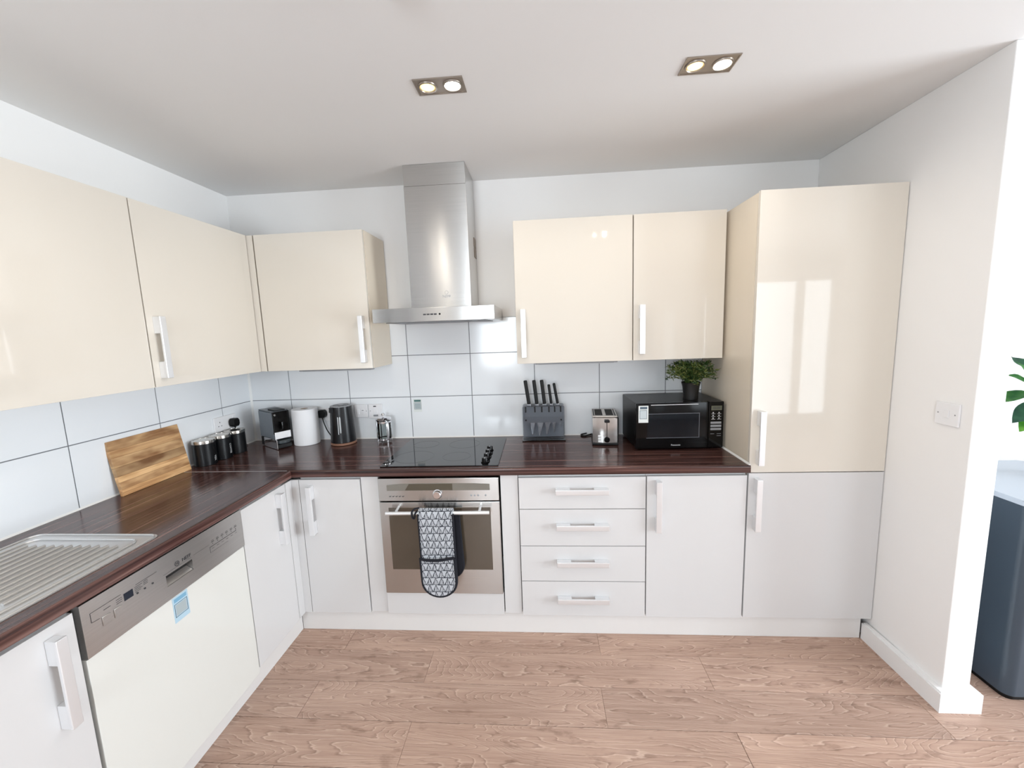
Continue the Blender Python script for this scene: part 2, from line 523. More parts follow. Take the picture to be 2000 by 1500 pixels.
# wall cabinets on the left wall (own x runs along +y)
UL = 0.3092
def wall_cab(label, x, y, rz, w, depth, hx, fx0=0.0, fx1=None):
    t = thing('wall_cabinet', label, 'cabinet', (x, y, UZ0), rz, 'wall cabinets')
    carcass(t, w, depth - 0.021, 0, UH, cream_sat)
    front(t, 'door', fx0 + G, (fx1 or w) - G, -depth, 0, UH, cream, (hx, 0.162, 'z'))
    return t


wc1 = wall_cab('large cream gloss wall cabinet nearest the camera on the left wall', 0, -1.560, PI / 2, 0.620, UL, 0.08)
wc2 = wall_cab('cream gloss wall cabinet on the left wall beside the corner, above the chopping board', 0, -0.9385, PI / 2, 0.6245, UL, 0.040, 0, 0.6385)
wc3 = wall_cab('cream gloss wall cabinet on the back wall left of the steel cooker hood', 0.3475, 0, 0, 0.612, UF, 0.573)
part('corner_post', box(nb(), -0.056, -0.0065, -UF + 0.001, -0.2795, 0, UH, 0.001), cream, wc3, True)
wc4 = wall_cab('wide cream gloss wall cabinet right of the cooker hood above the knife block', 1.7643, 0, 0, 0.6145, UF, 0.040)
wc5 = wall_cab('narrow cream gloss wall cabinet above the microwave beside the tall unit', 2.3808, 0, 0, 0.4625, UF, 0.042)

# under-cabinet strip lights
strip_m = mat('light_diffuser', srgb(210, 212, 214), 0.4)
def strip_light(label, p0, p1):
    c = (Vector(p0) + Vector(p1)) / 2; t = thing('cabinet_light', label, 'light', c, 0, 'lights under the wall cabinets')
    d = (Vector(p1) - Vector(p0)); L = d.length; a = math.atan2(d.y, d.x); R = Matrix.Rotation(a, 3, 'Z')
    part('housing', box(nb(), -L / 2, L / 2, -0.011, 0.011, -0.010, 0.0, 0.002, 1, R, (0, 0, 0)), grey_pl, t, True)
    part('diffuser', box(nb(), -L / 2 + 0.02, L / 2 - 0.02, -0.007, 0.007, -0.0135, -0.0102, 0.001, 1, R, (0, 0, 0)), strip_m, t, True)
    part('switch', box(nb(), L / 2 - 0.016, L / 2 - 0.006, -0.005, 0.005, -0.014, -0.0102, 0.001, 1, R, (0, 0, 0)), white_pl, t, True)


strip_light('slim grey strip light under the wide cabinet over the knife block', (1.86, -0.24, UZ0 - 0.0008), (2.31, -0.24, UZ0 - 0.0008))
strip_light('slim grey strip light under the wall cabinet left of the hood', (0.50, -0.24, UZ0 - 0.0008), (0.94, -0.24, UZ0 - 0.0008))

# base units
BZ0, BZ1, BF = 0.1219, 0.8567, 0.5857
def base_cab(name, label, x, y, rz, w, depth=BF, m=None):
    t = thing(name, label, 'cabinet', (x, y, 0), rz, 'base cabinets')
    carcass(t, w, depth - 0.021, BZ0 + 0.002, 0.8715, m or white_sat, -0.012)
    return t


LF = 0.605
bc1 = base_cab('base_cabinet', 'white base cabinet nearest the camera at the lower left, left of the dishwasher', 0.0, -2.160, PI / 2, 0.600, LF)
front(bc1, 'door', G, 0.6 - G, -LF, BZ0, BZ1, white, (0.541, 0.700, 'z'))
bc2 = base_cab('base_cabinet', 'narrow white base cabinet between the dishwasher and the corner', 0.0, -0.9435, PI / 2, 0.3075, LF)
front(bc2, 'door', G, 0.3075 - G, -LF, BZ0, BZ1, white, (0.2355, 0.708, 'z'))
part('corner_post', box(nb(), 0.309, 0.3576, -LF, -LF + 0.019, BZ0 - 0.0, BZ1, 0.001), white, bc2, True)
bc3 = base_cab('base_cabinet', 'narrow white base cabinet left of the oven under the kettle', 0.6435, 0, 0, 0.321)
front(bc3, 'door', G, 0.321 - G, -BF, BZ0, BZ1, white, (0.064, 0.700, 'z'))
part('corner_post', box(nb(), 0.588 - 0.6435, -0.001, -BF, -BF + 0.019, BZ0, BZ1, 0.001), white, bc3, True)
part('filler_panel', box(nb(), 0.323, 0.4125, -BF + 0.008, -BF + 0.027, BZ0 + 0.004, 0.870, 0.001), white, bc3, True)
bc4 = base_cab('drawer_unit', 'white unit of four drawers right of the oven', 1.7645, 0, 0, 0.6165)
zs = [BZ0, 0.3105, 0.500, 0.693, BZ1]
for i in range(4):
    front(bc4, 'drawer', G, 0.6165 - G, -BF, zs[i] + (0.0016 if i else 0), zs[i + 1] - 0.0016, white, (0.3085, [0.2205, 0.418, 0.609, 0.7905][i], 'x'))
part('filler_panel', box(nb(), -0.0885, -0.002, -BF + 0.008, -BF + 0.027, BZ0 + 0.004, 0.870, 0.001), white, bc4, True)
bc5 = base_cab('base_cabinet', 'white base cabinet with one door under the microwave beside the drawers', 2.3825, 0, 0, 0.4665)
front(bc5, 'door', G, 0.4665 - G, -BF, BZ0, BZ1, white, (0.052, 0.711, 'z'))
oh = thing('oven_housing', 'white panel below the built-in oven', 'cabinet', (1.0585, 0, 0), 0, 'base cabinets')
carcass(oh, 0.613, BF - 0.021, BZ0 + 0.002, 0.2395, white_sat, -0.012)
part('bottom_panel', box(nb(), 0.0, 0.613, -BF, -BF + 0.019, BZ0, 0.2415, 0.001), white, oh, True)

# tall unit
TX0, TX1, TF = 2.857, 3.4605, 0.5800
tall = thing('tall_cabinet', 'tall cream gloss two-door cabinet against the right-hand wall', 'cabinet', (TX0, 0, 0))
bm = nb(); w = TX1 - TX0; d = TF - 0.021
box(bm, 0, 0.018, -d, -0.002, BZ0, 2.130); box(bm, w - 0.02, w - 0.002, -d, -0.002, BZ0, 2.130)
box(bm, 0.018, w - 0.02, -d, -0.002, BZ0, BZ0 + 0.018); box(bm, 0.018, w - 0.02, -d, -0.002, 2.112, 2.130); box(bm, 0.018, w - 0.02, -0.012, -0.002, 0.15, 2.11); box(bm, 0.018, w - 0.02, -d, -0.02, 0.857, 0.875)
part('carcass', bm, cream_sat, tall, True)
front(tall, 'door', 0.0, w - 0.001, -TF, 0.8684, 2.1339, cream, (0.038, 1.038, 'z'))
front(tall, 'door', 0.0, w - 0.001, -TF, BZ0, 0.8645, white, (0.036, 0.7145, 'z'))

# plinths
solo('plinth', box(nb(), 0.5627, 3.432, -0.5551, -0.538, 0, 0.1195, 0.001), plinth_m, 'long white plinth under the base units of the back wall', 'plinth', (2.0, -0.5465, 0), 'kitchen plinths')
solo('plinth', box(nb(), 0.545, 0.5625, -2.16, -0.556, 0, 0.1195, 0.001), plinth_m, 'white plinth under the left run of units and the dishwasher', 'plinth', (0.5535, -1.35, 0), 'kitchen plinths')

# worktops
ZT, ZB = 0.911, 0.873
def nose(front_, back_):
    pr = [(back_, ZB), (back_, ZT)]; r = 0.010
    s = 1 if front_ > back_ else -1
    for k in range(7):
        a = PI / 2 * k / 6; pr.append((front_ - s * r + s * r * math.sin(a), ZT - r + r * math.cos(a)))
    for k in range(5):
        a = PI / 2 * k / 4; pr.append((front_ - s * 0.006 + s * 0.006 * math.cos(a), ZB + 0.006 - 0.006 * math.sin(a)))
    return pr


solo('worktop', prism(nb(), nose(-0.602, -0.0005), 'x', 0.001, 2.8545), ebony_x, 'dark ebony laminate worktop along the back wall', 'worktop', (1.43, -0.3, ZT), 'kitchen worktops')
wt = thing('worktop', 'dark ebony laminate worktop along the left wall with a steel drainer', 'worktop', (0.3, -1.6, ZT), 0, 'kitchen worktops')
part('slab', prism(nb(), nose(0.622, 0.0005), 'y', -2.75, -0.6045), ebony_y, wt)
part('joint_strip', box(nb(), 0.002, 0.60, -0.6043, -0.6023, 0.900, ZT + 0.0007), alu, wt, label='thin metal joint strip')


# ---------------------------------------------------------------- oven
ov = thing('oven', 'stainless steel built-in oven under the hob', 'oven', (1.365, -0.3, 0.245))
part('housing', box(nb(), 1.085, 1.645, -0.560, -0.03, 0.275, 0.835), dark_gap, ov)
OF = -0.600
cp = part('control_panel', box(nb(), 1.0625, 1.6695, OF, -0.561, 0.7465, 0.8635, 0.002, 2), steel_h, ov)
disp_m = mat('display_glass', srgb(120, 116, 108), 0.12)
part('display', prism(nb(), [(1.108, 0.801), (1.625, 0.801), (1.625, 0.833), (1.55, 0.8365), (1.365, 0.838), (1.18, 0.8365), (1.108, 0.830)], 'y', OF - 0.0012, OF + 0.001), disp_m, cp)
part('display', prism(nb(), [(1.200, 0.8025), (1.440, 0.8025), (1.440, 0.8355), (1.222, 0.8355)], 'y', OF - 0.0018, OF - 0.0011), mat('dark_display', srgb(84, 78, 66), 0.1), cp)
b = nb(); lathe(b, [(0.0235, 0), (0.0235, 0.006), (0.0205, 0.0075), (0.0195, 0.022), (0.017, 0.0245)], 1.365, OF, 32, 0.784, 'y')
kn = part('knob', b, chrome, cp)
b = nb()
for i in range(5): tube(b, [(1.117 + i * 0.0165, OF - 0.0008, 0.7715), (1.1225 + i * 0.0165, OF - 0.0008, 0.7695), (1.127 + i * 0.0165, OF - 0.0008, 0.7735)], 0.0016, 6)
part('button', b, text_dk, cp)
for i, bx in enumerate((1.532, 1.549, 1.566, 1.603)):
    part('button', lathe(nb(), [(0.0048, 0), (0.0042, 0.0016)], bx, OF, 14, 0.774, 'y'), grey_pl, cp)
dr = part('door', box(nb(), 1.0625, 1.6705, OF, -0.561, 0.2475, 0.7405, 0.003, 2), steel_h, ov)
part('window', box(nb(), 1.1085, 1.6245, OF - 0.0015, OF + 0.002, 0.3805, 0.7120, 0.001), mat('oven_glass', srgb(82, 73, 62), 0.06, 0.0, Specular_IOR_Level=0.9), dr, label='dark reflective oven window')
b = nb(); tube(b, [(1.112, -0.648, 0.704), (1.624, -0.648, 0.706)], 0.0085, 14)
for hx in (1.163, 1.575): tube(b, [(hx, OF - 0.0005, 0.719), (hx, -0.640, 0.711)], 0.0065, 10)
part('handle', b, alu, dr)

# ---------------------------------------------------------------- oven glove
def glove_mat():
    m = mat('printed_cotton', (0.5, 0.5, 0.5, 1), 0.9)
    tc = nd(m, 'ShaderNodeTexCoord'); sp = nd(m, 'ShaderNodeSeparateXYZ'); lk(m, tc.outputs['Object'], sp.inputs[0])
    def ma(op, a, b=None, c=None):
        n = nd(m, 'ShaderNodeMath', operation=op)
        for i, v in enumerate((a, b, c)):
            if v is None: continue
            if isinstance(v, (int, float)): n.inputs[i].default_value = v
            else: lk(m, v, n.inputs[i])
        return n.outputs[0]
    X, Z = sp.outputs['X'], sp.outputs['Z']
    nz = noise(m, coords(m), 60, 2); wob = ma('MULTIPLY', ma('SUBTRACT', nz, 0.5), 0.012)
    Zw = ma('ADD', Z, wob)
    v = ma('FRACT', ma('MULTIPLY', Zw, 1 / 0.037))
    u = ma('FRACT', ma('MULTIPLY', ma('ADD', X, wob), 1 / 0.030))
    tri = ma('ABSOLUTE', ma('SUBTRACT', ma('MULTIPLY', u, 2.0), 1.0))
    e1 = ma('LESS_THAN', ma('ABSOLUTE', ma('SUBTRACT', v, ma('SUBTRACT', 1.0, tri))), 0.11)
    e2 = ma('LESS_THAN', v, 0.09)
    hat = ma('LESS_THAN', ma('FRACT', ma('MULTIPLY', ma('ADD', X, ma('MULTIPLY', tri, 0.004)), 1 / 0.0072)), 0.42)
    ins = ma('MULTIPLY', hat, ma('LESS_THAN', v, ma('SUBTRACT', 1.02, tri)))
    tot = ma('MINIMUM', ma('ADD', ma('ADD', e1, e2), ma('MULTIPLY', ins, 0.7)), 1.0)
    lk(m, mixc(m, tot, srgb(186, 190, 196), srgb(40, 44, 54)), bsdf(m).inputs['Base Color'])
    bump(m, noise(m, coords(m), 40, 2), 0.4, 0.004)
    return m


glove_c = glove_mat()
navy = mat('navy_cotton', srgb(16, 18, 28), 0.9)
gl = thing('oven_glove', 'grey patterned double oven glove with dark edging hung over the oven handle', 'oven glove', (1.365, -0.65, 0.72))

def glove_outline(cx, w, ztop, zbot, lean=0.0, n=16):
    """half-oval ended strip in x,z: from top left down round to top right"""
    pts = [(cx - w / 2, ztop)]
    for k in range(n + 1):
        a = PI + PI * k / n; pts.append((cx + lean + w / 2 * math.cos(a), zbot + w * 0.46 + w * 0.46 * math.sin(a)))
    pts.append((cx + w / 2, ztop)); return pts


def pad(outl, y0, y1, bev=0.003):
    bm = nb(); prism(bm, outl, 'y', y0, y1)
    bmesh.ops.bevel(bm, geom=[e for e in bm.edges if abs(e.verts[0].co.y - e.verts[1].co.y) < 1e-6], offset=bev, segments=2, affect='EDGES'); return bm


o1 = glove_outline(1.364, 0.168, 0.708, 0.288, 0.004)
part('pad', pad(o1, -0.6715, -0.6590), glove_c, gl)
ws = [(-0.659, 0.704), (-0.6715, 0.704), (-0.669, 0.716), (-0.660, 0.7265), (-0.648, 0.731), (-0.636, 0.7265), (-0.629, 0.716), (-0.6265, 0.704), (-0.6375, 0.704), (-0.640, 0.712), (-0.648, 0.7165), (-0.656, 0.712)]
part('pad', prism(nb(), ws, 'x', 1.281, 1.447), glove_c, gl)
o2 = [(x, z) for x, z in glove_outline(1.364, 0.168, 0.487, 0.288, 0.004)]
part('pocket', pad([(x + 0.000, z) for x, z in o2], -0.6835, -0.6716), glove_c, gl)
part('binding', tube(nb(), [(x, -0.6665, z) for x, z in o1], 0.0062, 8), navy, gl)
part('binding', tube(nb(), [(x, -0.6785, z) for x, z in o2], 0.0068, 8), navy, gl)
part('binding', tube(nb(), chain([(1.280, -0.682, 0.487), (1.31, -0.685, 0.482), (1.36, -0.687, 0.481), (1.41, -0.685, 0.486), (1.448, -0.682, 0.491)], 4), 0.0068, 8), navy, gl)
part('back_pad', pad(glove_outline(1.388, 0.164, 0.709, 0.352, 0.012), -0.6365, -0.6255), navy, gl, label='dark lining side of the rear glove')
part('binding', tube(nb(), [(x, -0.630, z) for x, z in glove_outline(1.388, 0.164, 0.709, 0.352, 0.012)], 0.006, 8), navy, gl)
b = nb(); lp = chain([(1.283, -0.650, 0.733), (1.262, -0.657, 0.731), (1.248, -0.662, 0.716), (1.250, -0.662, 0.690), (1.258, -0.660, 0.684), (1.262, -0.658, 0.705), (1.272, -0.655, 0.722)], 4)
tube(b, lp, 0.0045, 6)
part('loop', b, navy, gl)

# ---------------------------------------------------------------- hob
hob = thing('hob', 'black glass ceramic hob set in the back worktop above the oven', 'hob', (1.367, -0.31, ZT))
b = nb(); prism(b, rrect(1.067, 1.668, -0.570, -0.050, 0.006, 3), 'z', ZT + 0.0004, ZT + 0.0058)
hob_m = mat('ceramic_glass', srgb(12, 12, 14), 0.03, 0.0, Specular_IOR_Level=0.75)
part('glass', b, hob_m, hob)
ringm = mat('zone_print', srgb(52, 52, 56), 0.2)
for (hx, hy, hr) in ((1.20, -0.18, 0.075), (1.20, -0.42, 0.105), (1.43, -0.18, 0.09), (1.43, -0.42, 0.075)):
    b = nb(); lathe(b, [(hr, 0), (hr, 0.0002), (hr - 0.002, 0.0002), (hr - 0.002, 0)], hx, hy, 48, ZT + 0.0059, 'z', False, False); part('zone_ring', b, ringm, hob)
for ky in (-0.318, -0.385, -0.452, -0.524):
    k = part('knob', lathe(nb(), [(0.0205, 0), (0.0205, 0.004), (0.0165, 0.007), (0.0155, 0.022), (0.0135, 0.025)], 1.597, ky, 28, ZT + 0.006), black_gl, hob)
    part('pointer', box(nb(), 1.5955, 1.5985, ky - 0.014, ky - 0.002, ZT + 0.0309, ZT + 0.0318), text_lt, k)

# ---------------------------------------------------------------- cooker hood
hd = thing('cooker_hood', 'stainless steel chimney cooker hood on the back wall above the hob', 'cooker hood', (1.36, -0.2, 1.64))
cn = part('canopy', box(nb(), 1.0335, 1.6656, -0.4310, -0.002, 1.634, 1.7045, 0.0025, 2), steel_h, hd)
part('filter', box(nb(), 1.085, 1.615, -0.385, -0.05, 1.6315, 1.6345, 0.001), mat('filter_mesh', srgb(120, 120, 122), 0.4, 0.9), cn)
for fx in (1.16, 1.54): part('lamp', lathe(nb(), [(0.026, 0), (0.026, 0.003)], fx, -0.36, 24, 1.6285), grey_pl, cn)
b = nb()
for i in range(4): box(b, 1.300 + i * 0.0185, 1.3145 + i * 0.0185, -0.4322, -0.4308, 1.6655, 1.6725, 0.0003)
part('button', b, text_dk, cn)
part('button', lathe(nb(), [(0.0052, 0), (0.0045, 0.0012)], 1.3855, -0.4309, 16, 1.6690, 'y'), black_gl, cn)
ch = part('chimney', box(nb(), 1.1936, 1.5251, -0.2767, -0.002, 1.7050, 2.343, 0.0015, 2), steel_h, hd)
part('chimney_sleeve', box(nb(), 1.1950, 1.5237, -0.2755, -0.002, 2.3435, CEIL - 0.001, 0.001, 1), steel_h, hd)
b = nb(); text_bm(b, 'NEFF', 0.021, (1.392, -0.2771, 1.768)); tube(b, [(1.392 + 0.009 * math.cos(a * PI / 8), -0.2771, 1.789 + 0.009 * math.sin(a * PI / 8)) for a in range(17)], 0.0008, 5)
part('lettering', b, grey_pl, ch)
vm = mat('vent_slots', srgb(120, 108, 96), 0.5, 0.5)
for z in (2.086, 2.028):
    v = part('vent_grille', box(nb(), 1.5252, 1.5266, -0.088, -0.012, z - 0.026, z + 0.026), vm, ch)
    b = nb()
    for i in range(7): box(b, 1.5266, 1.5275, -0.085, -0.015, z - 0.022 + i * 0.0068, z - 0.0195 + i * 0.0068)
    part('slat', b, nickel, v)

# ---------------------------------------------------------------- dishwasher
dw = thing('dishwasher', 'built-in dishwasher with a steel control panel and off-white door on the left run', 'dishwasher', (0.3, -1.25, 0.1))
part('tub', box(nb(), 0.03, 0.583, -1.546, -0.952, 0.125, 0.868), dark_gap, dw)
DF = 0.612
bm = nb()   # panel with a real finger recess
hy0, hy1, hz0, hz1 = -1.302, -1.198, 0.7545, 0.7935
for a in ((-1.5515, hy0, 0.706, 0.8655), (hy1, -0.9465, 0.706, 0.8655), (hy0, hy1, 0.706, hz0), (hy0, hy1, hz1, 0.8655)):
    box(bm, 0.586, DF, a[0], a[1], a[2], a[3])
cpn = part('control_panel', bm, steel_y, dw)
part('finger_recess', box(nb(), 0.5845, 0.588, hy0, hy1, hz0, hz1), dark_gap, cpn)
b = nb(); prism(b, [(0.588, hz0 + 0.001), (0.611, hz0 + 0.001), (0.588, hz0 + 0.016)], 'y', hy0 + 0.001, hy1 - 0.001); part('recess_lip', b, steel_y, cpn)
dwm = lacquer('off_white_gloss', srgb(222, 222, 217), 0.08)
dd = part('door_panel', box(nb(), 0.586, 0.606, -1.5515, -0.9465, 0.098, 0.702, 0.0015, 2), dwm, dw)
for y0, y1, z0, z1 in ((-1.5035, -1.4795, 0.7705, 0.797), (-1.4705, -1.4465, 0.7705, 0.797)):
    part('button', box(nb(), DF, DF + 0.0025, y0, y1, z0, z1, 0.0008), steel_y, cpn)
part('display', box(nb(), DF, DF + 0.0008, -1.4375, -1.4100, 0.8005, 0.8235), mat('navy_display', srgb(16, 26, 42), 0.15), cpn)
b = nb(); X = DF + 0.0006
def ln(p, q, r=0.0005): tube(b, [(X, p[0], p[1]), (X, q[0], q[1])], r, 4)
oy0, oy1, oz0, oz1 = -1.531, -1.315, 0.800, 0.834      # engraved outlines
ln((-1.529, 0.800), (-1.529, 0.828)); ln((-1.529, 0.828), (-1.445, 0.828)); ln((-1.529, 0.800), (-1.508, 0.798)); ln((-1.40, 0.8285), (-1.33, 0.8285))
ln((-1.31, 0.801), (-1.20, 0.802), 0.0003); ln((-1.1905, 0.804), (-1.12, 0.804), 0.0003)
ln((-1.118, 0.7925), (-1.118, 0.771)); ln((-1.118, 0.7925), (-0.985, 0.7925), 0.0007); ln((-0.985, 0.792), (-0.985, 0.80)); ln((-1.118, 0.771), (-1.03, 0.771), 0.0003)
for i in range(4): ln((-1.404, 0.8065 + i * 0.0052), (-1.386 + 0.006 * (i % 2), 0.8065 + i * 0.0052), 0.0006)
for i in range(3): ln((-1.376, 0.813 + i * 0.0052), (-1.362, 0.813 + i * 0.0052), 0.0006)
for i in range(3): ln((-1.448 - 0.012, 0.8065 + i * 0.006), (-1.443, 0.8065 + i * 0.006), 0.0006)
ln((-1.495, 0.814), (-1.476, 0.8145), 0.0007)
for i in range(6):
    yy = -1.109 + i * 0.0235
    ln((yy, 0.809), (yy + 0.012, 0.809), 0.0009); ln((yy + 0.001, 0.8145), (yy + 0.011, 0.8145), 0.0005); ln((yy + 0.005, 0.800), (yy + 0.007, 0.803), 0.0009)
    ln((yy, 0.7835), (yy + 0.011, 0.7835), 0.0005)
for yy in (-1.40, -1.376, -1.35): box(b, X, X + 0.0012, yy, yy + 0.0045, 0.7975, 0.802)
part('print', b, text_dk, cpn)
b = nb(); text_bm(b, 'NEFF', 0.0165, (X, -1.2185, 0.8125), (0, 1, 0)); tube(b, [(X, -1.2565 + 0.0082 * math.cos(a * PI / 8), 0.8125 + 0.0082 * math.sin(a * PI / 8)) for a in range(17)], 0.0009, 5); text_bm(b, 'N', 0.0115, (X, -1.2565, 0.8125), (0, 1, 0))
part('lettering', b, text_dk, cpn)


# ---------------------------------------------------------------- stickers: paper, header band, framed field (codes left out)
paper_w = mat('sticker_paper', srgb(226, 230, 228), 0.5)
paper_b = mat('sticker_blue_paper', srgb(178, 206, 222), 0.4)
def stick(root_or_none, loc, rx, ry, w, h, pm, hm, fm, name, label):
    X = Vector(rx); Y = Vector(ry); N = X.cross(Y); L = Vector(loc)
    def quad(bm, x0, x1, y0, y1, d0, d1):
        vs_ = [bm.verts.new(L + X * x + Y * y + N * d) for d in (d0, d1) for x, y in ((x0, y0), (x1, y0), (x1, y1), (x0, y1))]
        for f in ((0, 3, 2, 1), (4, 5, 6, 7), (0, 1, 5, 4), (1, 2, 6, 5), (2, 3, 7, 6), (3, 0, 4, 7)): bm.faces.new([vs_[i] for i in f])
        return bm
    p = quad(nb(), -w / 2, w / 2, -h / 2, h / 2, 0.0002, 0.0007)
    if root_or_none is None:
        s = thing(name, label, 'sticker', loc); part('paper', p, pm, s); par = s
    else:
        par = part(name, p, pm, root_or_none, label=label)
    part('header', quad(nb(), -w * 0.40, w * 0.40, h * 0.28, h * 0.43, 0.0007, 0.0009), hm, par)
    b = nb(); q = 0.035 * w
    x0, x1, y0, y1 = -w * 0.42, w * 0.42, -h * 0.30, h * 0.22
    for a in ((x0, x1, y0, y0 + q), (x0, x1, y1 - q, y1), (x0, x0 + q, y0, y1), (x1 - q, x1, y0, y1)): quad(b, *a, 0.0007, 0.0009)
    part('frame', b, fm, par)
    part('field', quad(nb(), x0 + q * 2, x1 - q * 2, y0 + q * 2, y1 - q * 2, 0.0007, 0.00085), mat('sticker_field', srgb(168, 180, 184), 0.5), par)
    return par


teal = mat('teal_print', srgb(70, 112, 108), 0.5); grey_blue = mat('slate_print', srgb(78, 96, 110), 0.5)
stick(None, (1.1045, 0.0, 1.1215), (1, 0, 0), (0, 0, 1), 0.054, 0.084, paper_w, teal, grey_blue, 'sticker', 'small teal and white sticker on the wall tile above the hob')
stick(dd, (0.606, -1.259, 0.6535), (0, 1, 0), (0, 0, 1), 0.060, 0.092, paper_b, mat('blue_print', srgb(120, 170, 200), 0.5), grey_blue, 'sticker', 'pale blue sticker')

# ---------------------------------------------------------------- sink drainer
sk_ = thing('sink', 'stainless steel sink drainer with ridges set in the left worktop', 'sink', (0.325, -1.7, ZT))
b = nb(); prism(b, rrect(0.085, 0.560, -2.30, -1.243, 0.03, 5), 'z', ZT + 0.0003, ZT + 0.0022); part('plate', b, steel_s, sk_)
b = nb(); tube(b, [(x, y, ZT + 0.0040) for x, y in rrect(0.092, 0.553, -2.29, -1.250, 0.028, 5)] + [(0.553, -1.278, ZT + 0.0040)], 0.0032, 8); part('rim', b, steel_s, sk_)
b = nb(); tube(b, [(x, y, ZT + 0.0046) for x, y in rrect(0.128, 0.520, -2.25, -1.283, 0.03, 5)] + [(0.520, -1.313, ZT + 0.0046)], 0.0040, 8); part('rim', b, steel_s, sk_)
for i in range(11):
    x = 0.158 + i * 0.0325
    yn = -1.68 + max(0, x - 0.36) * 0.55
    part('ridge', tube(nb(), [(x, -1.325, ZT + 0.0045), (x, -1.340, ZT + 0.0052), (x, yn + 0.01, ZT + 0.0052), (x, yn, ZT + 0.0045)], 0.0044, 8), steel_s, sk_)

# ---------------------------------------------------------------- lights in the ceiling
gold = emit('lamp_gold', (1.0, 0.66, 0.18, 1), 1.6)
hot = emit('lamp_white', (1.0, 0.93, 0.80, 1), 40)
hot2 = emit('lamp_gold_core', (1.0, 0.80, 0.40, 1), 5.0)
def downlight(label, x0, yc=-0.9255, lamp_w=3):
    x1 = x0 + 0.177; t = thing('downlight', label, 'light', ((x0 + x1) / 2, yc, CEIL), 0, 'twin ceiling downlights')
    fr = nb()
    for a in ((x0, x1, yc - 0.048, yc - 0.042), (x0, x1, yc + 0.042, yc + 0.048), (x0, x0 + 0.005, yc - 0.042, yc + 0.042), (x1 - 0.005, x1, yc - 0.042, yc + 0.042)): box(fr, *a, CEIL - 0.004, CEIL - 0.0003)
    part('frame', fr, nickel, t)
    part('plate', box(nb(), x0 + 0.005, x1 - 0.005, yc - 0.042, yc + 0.042, CEIL - 0.0022, CEIL - 0.0003), nickel, t)
    for k, lx in enumerate((x0 + 0.043, x0 + 0.134)):
        lp_ = part('lamp_ring', lathe(nb(), [(0.035, 0.0), (0.034, -0.004), (0.029, -0.0045), (0.027, -0.001)], lx, yc, 28, CEIL - 0.0024, 'z', True, False), nickel, t)
        part('lamp', lathe(nb(), [(0.026, 0.0), (0.020, -0.0022), (0.010, -0.003)], lx, yc, 24, CEIL - 0.0032), hot if k else gold, lp_)
        if not k: part('filament_cup', lathe(nb(), [(0.011, 0), (0.009, -0.002)], lx, yc, 16, CEIL - 0.0063), hot2, lp_)
        l = bpy.data.lights.new('downlight_beam', 'SPOT'); l.energy = lamp_w * (1.0 if k else 0.4); l.color = (1.0, 0.91, 0.79); l.spot_size = 3.0; l.spot_blend = 0.6; l.shadow_soft_size = 0.022
        o = bpy.data.objects.new('downlight_beam', l); C.objects.link(o); o.location = (lx, yc, CEIL - 0.03)
    return t




d1 = downlight('twin square-plate downlight in the ceiling in front of the cooker hood', 1.467)
d2 = downlight('twin square-plate downlight in the ceiling towards the right-hand wall', 2.402)
downlight('twin square-plate downlight in the ceiling behind the hob side of the room', 0.85, -2.05, 4)
downlight('twin square-plate downlight in the ceiling above the middle of the room', 2.38, -2.05, 1.6)
sm = thing('smoke_detector', 'white round smoke detector on the ceiling at the top edge', 'smoke detector', (1.56, -1.402, CEIL))
part('base', lathe(nb(), [(0.055, 0.0), (0.055, -0.010)], 1.56, -1.402, 36, CEIL - 0.0003), white_pl, sm)
part('cover', lathe(nb(), [(0.052, 0.0), (0.050, -0.016), (0.030, -0.024), (0.008, -0.026)], 1.56, -1.402, 36, CEIL - 0.0108), white_pl, sm)

# ---------------------------------------------------------------- wall plates
def plate_y(name, label, cat, x0, x1, z0, z1, kids):
    t = thing(name, label, cat, ((x0 + x1) / 2, 0, z0)); pm = part('plate', box(nb(), x0, x1, -0.009, -0.0004, z0, z1, 0.003, 2), white_pl, t)
    for nm, bx, m in kids:
        part(nm, box(nb(), *bx, 0.0008), m, t)
    return t


for i, x in enumerate((0.695,)):
    plate_y('switch_plate', 'white twin switch plate on the tiles just right of the kettle', 'switch', 0.693, 0.7785, 1.052, 1.137,
            [('rocker', (0.707, 0.724, -0.012, -0.0091, 1.075, 1.108), white_pl), ('rocker', (0.739, 0.757, -0.012, -0.0091, 1.075, 1.108), white_pl), ('screw', (0.768, 0.773, -0.0098, -0.0091, 1.092, 1.097), grey_pl), ('mark', (0.742, 0.754, -0.0126, -0.0121, 1.099, 1.1015), text_dk)])
plate_y('fused_spur', 'white fused spur plate on the tiles behind the cafetiere', 'switch', 0.7855, 0.876, 1.046, 1.138,
        [('rocker', (0.818, 0.843, -0.012, -0.0091, 1.078, 1.100), white_pl), ('indicator', (0.818, 0.836, -0.0105, -0.0091, 1.120, 1.127), text_dk), ('screw', (0.794, 0.799, -0.0098, -0.0091, 1.092, 1.097), grey_pl), ('fuse_holder', (0.815, 0.846, -0.0110, -0.0091, 1.058, 1.070), grey_pl)])
plate_y('wall_socket', 'white single wall socket behind the kettle with a plug in it', 'socket', 0.452, 0.537, 1.035, 1.120, [('rocker', (0.463, 0.474, -0.012, -0.0091, 1.098, 1.112), white_pl)])


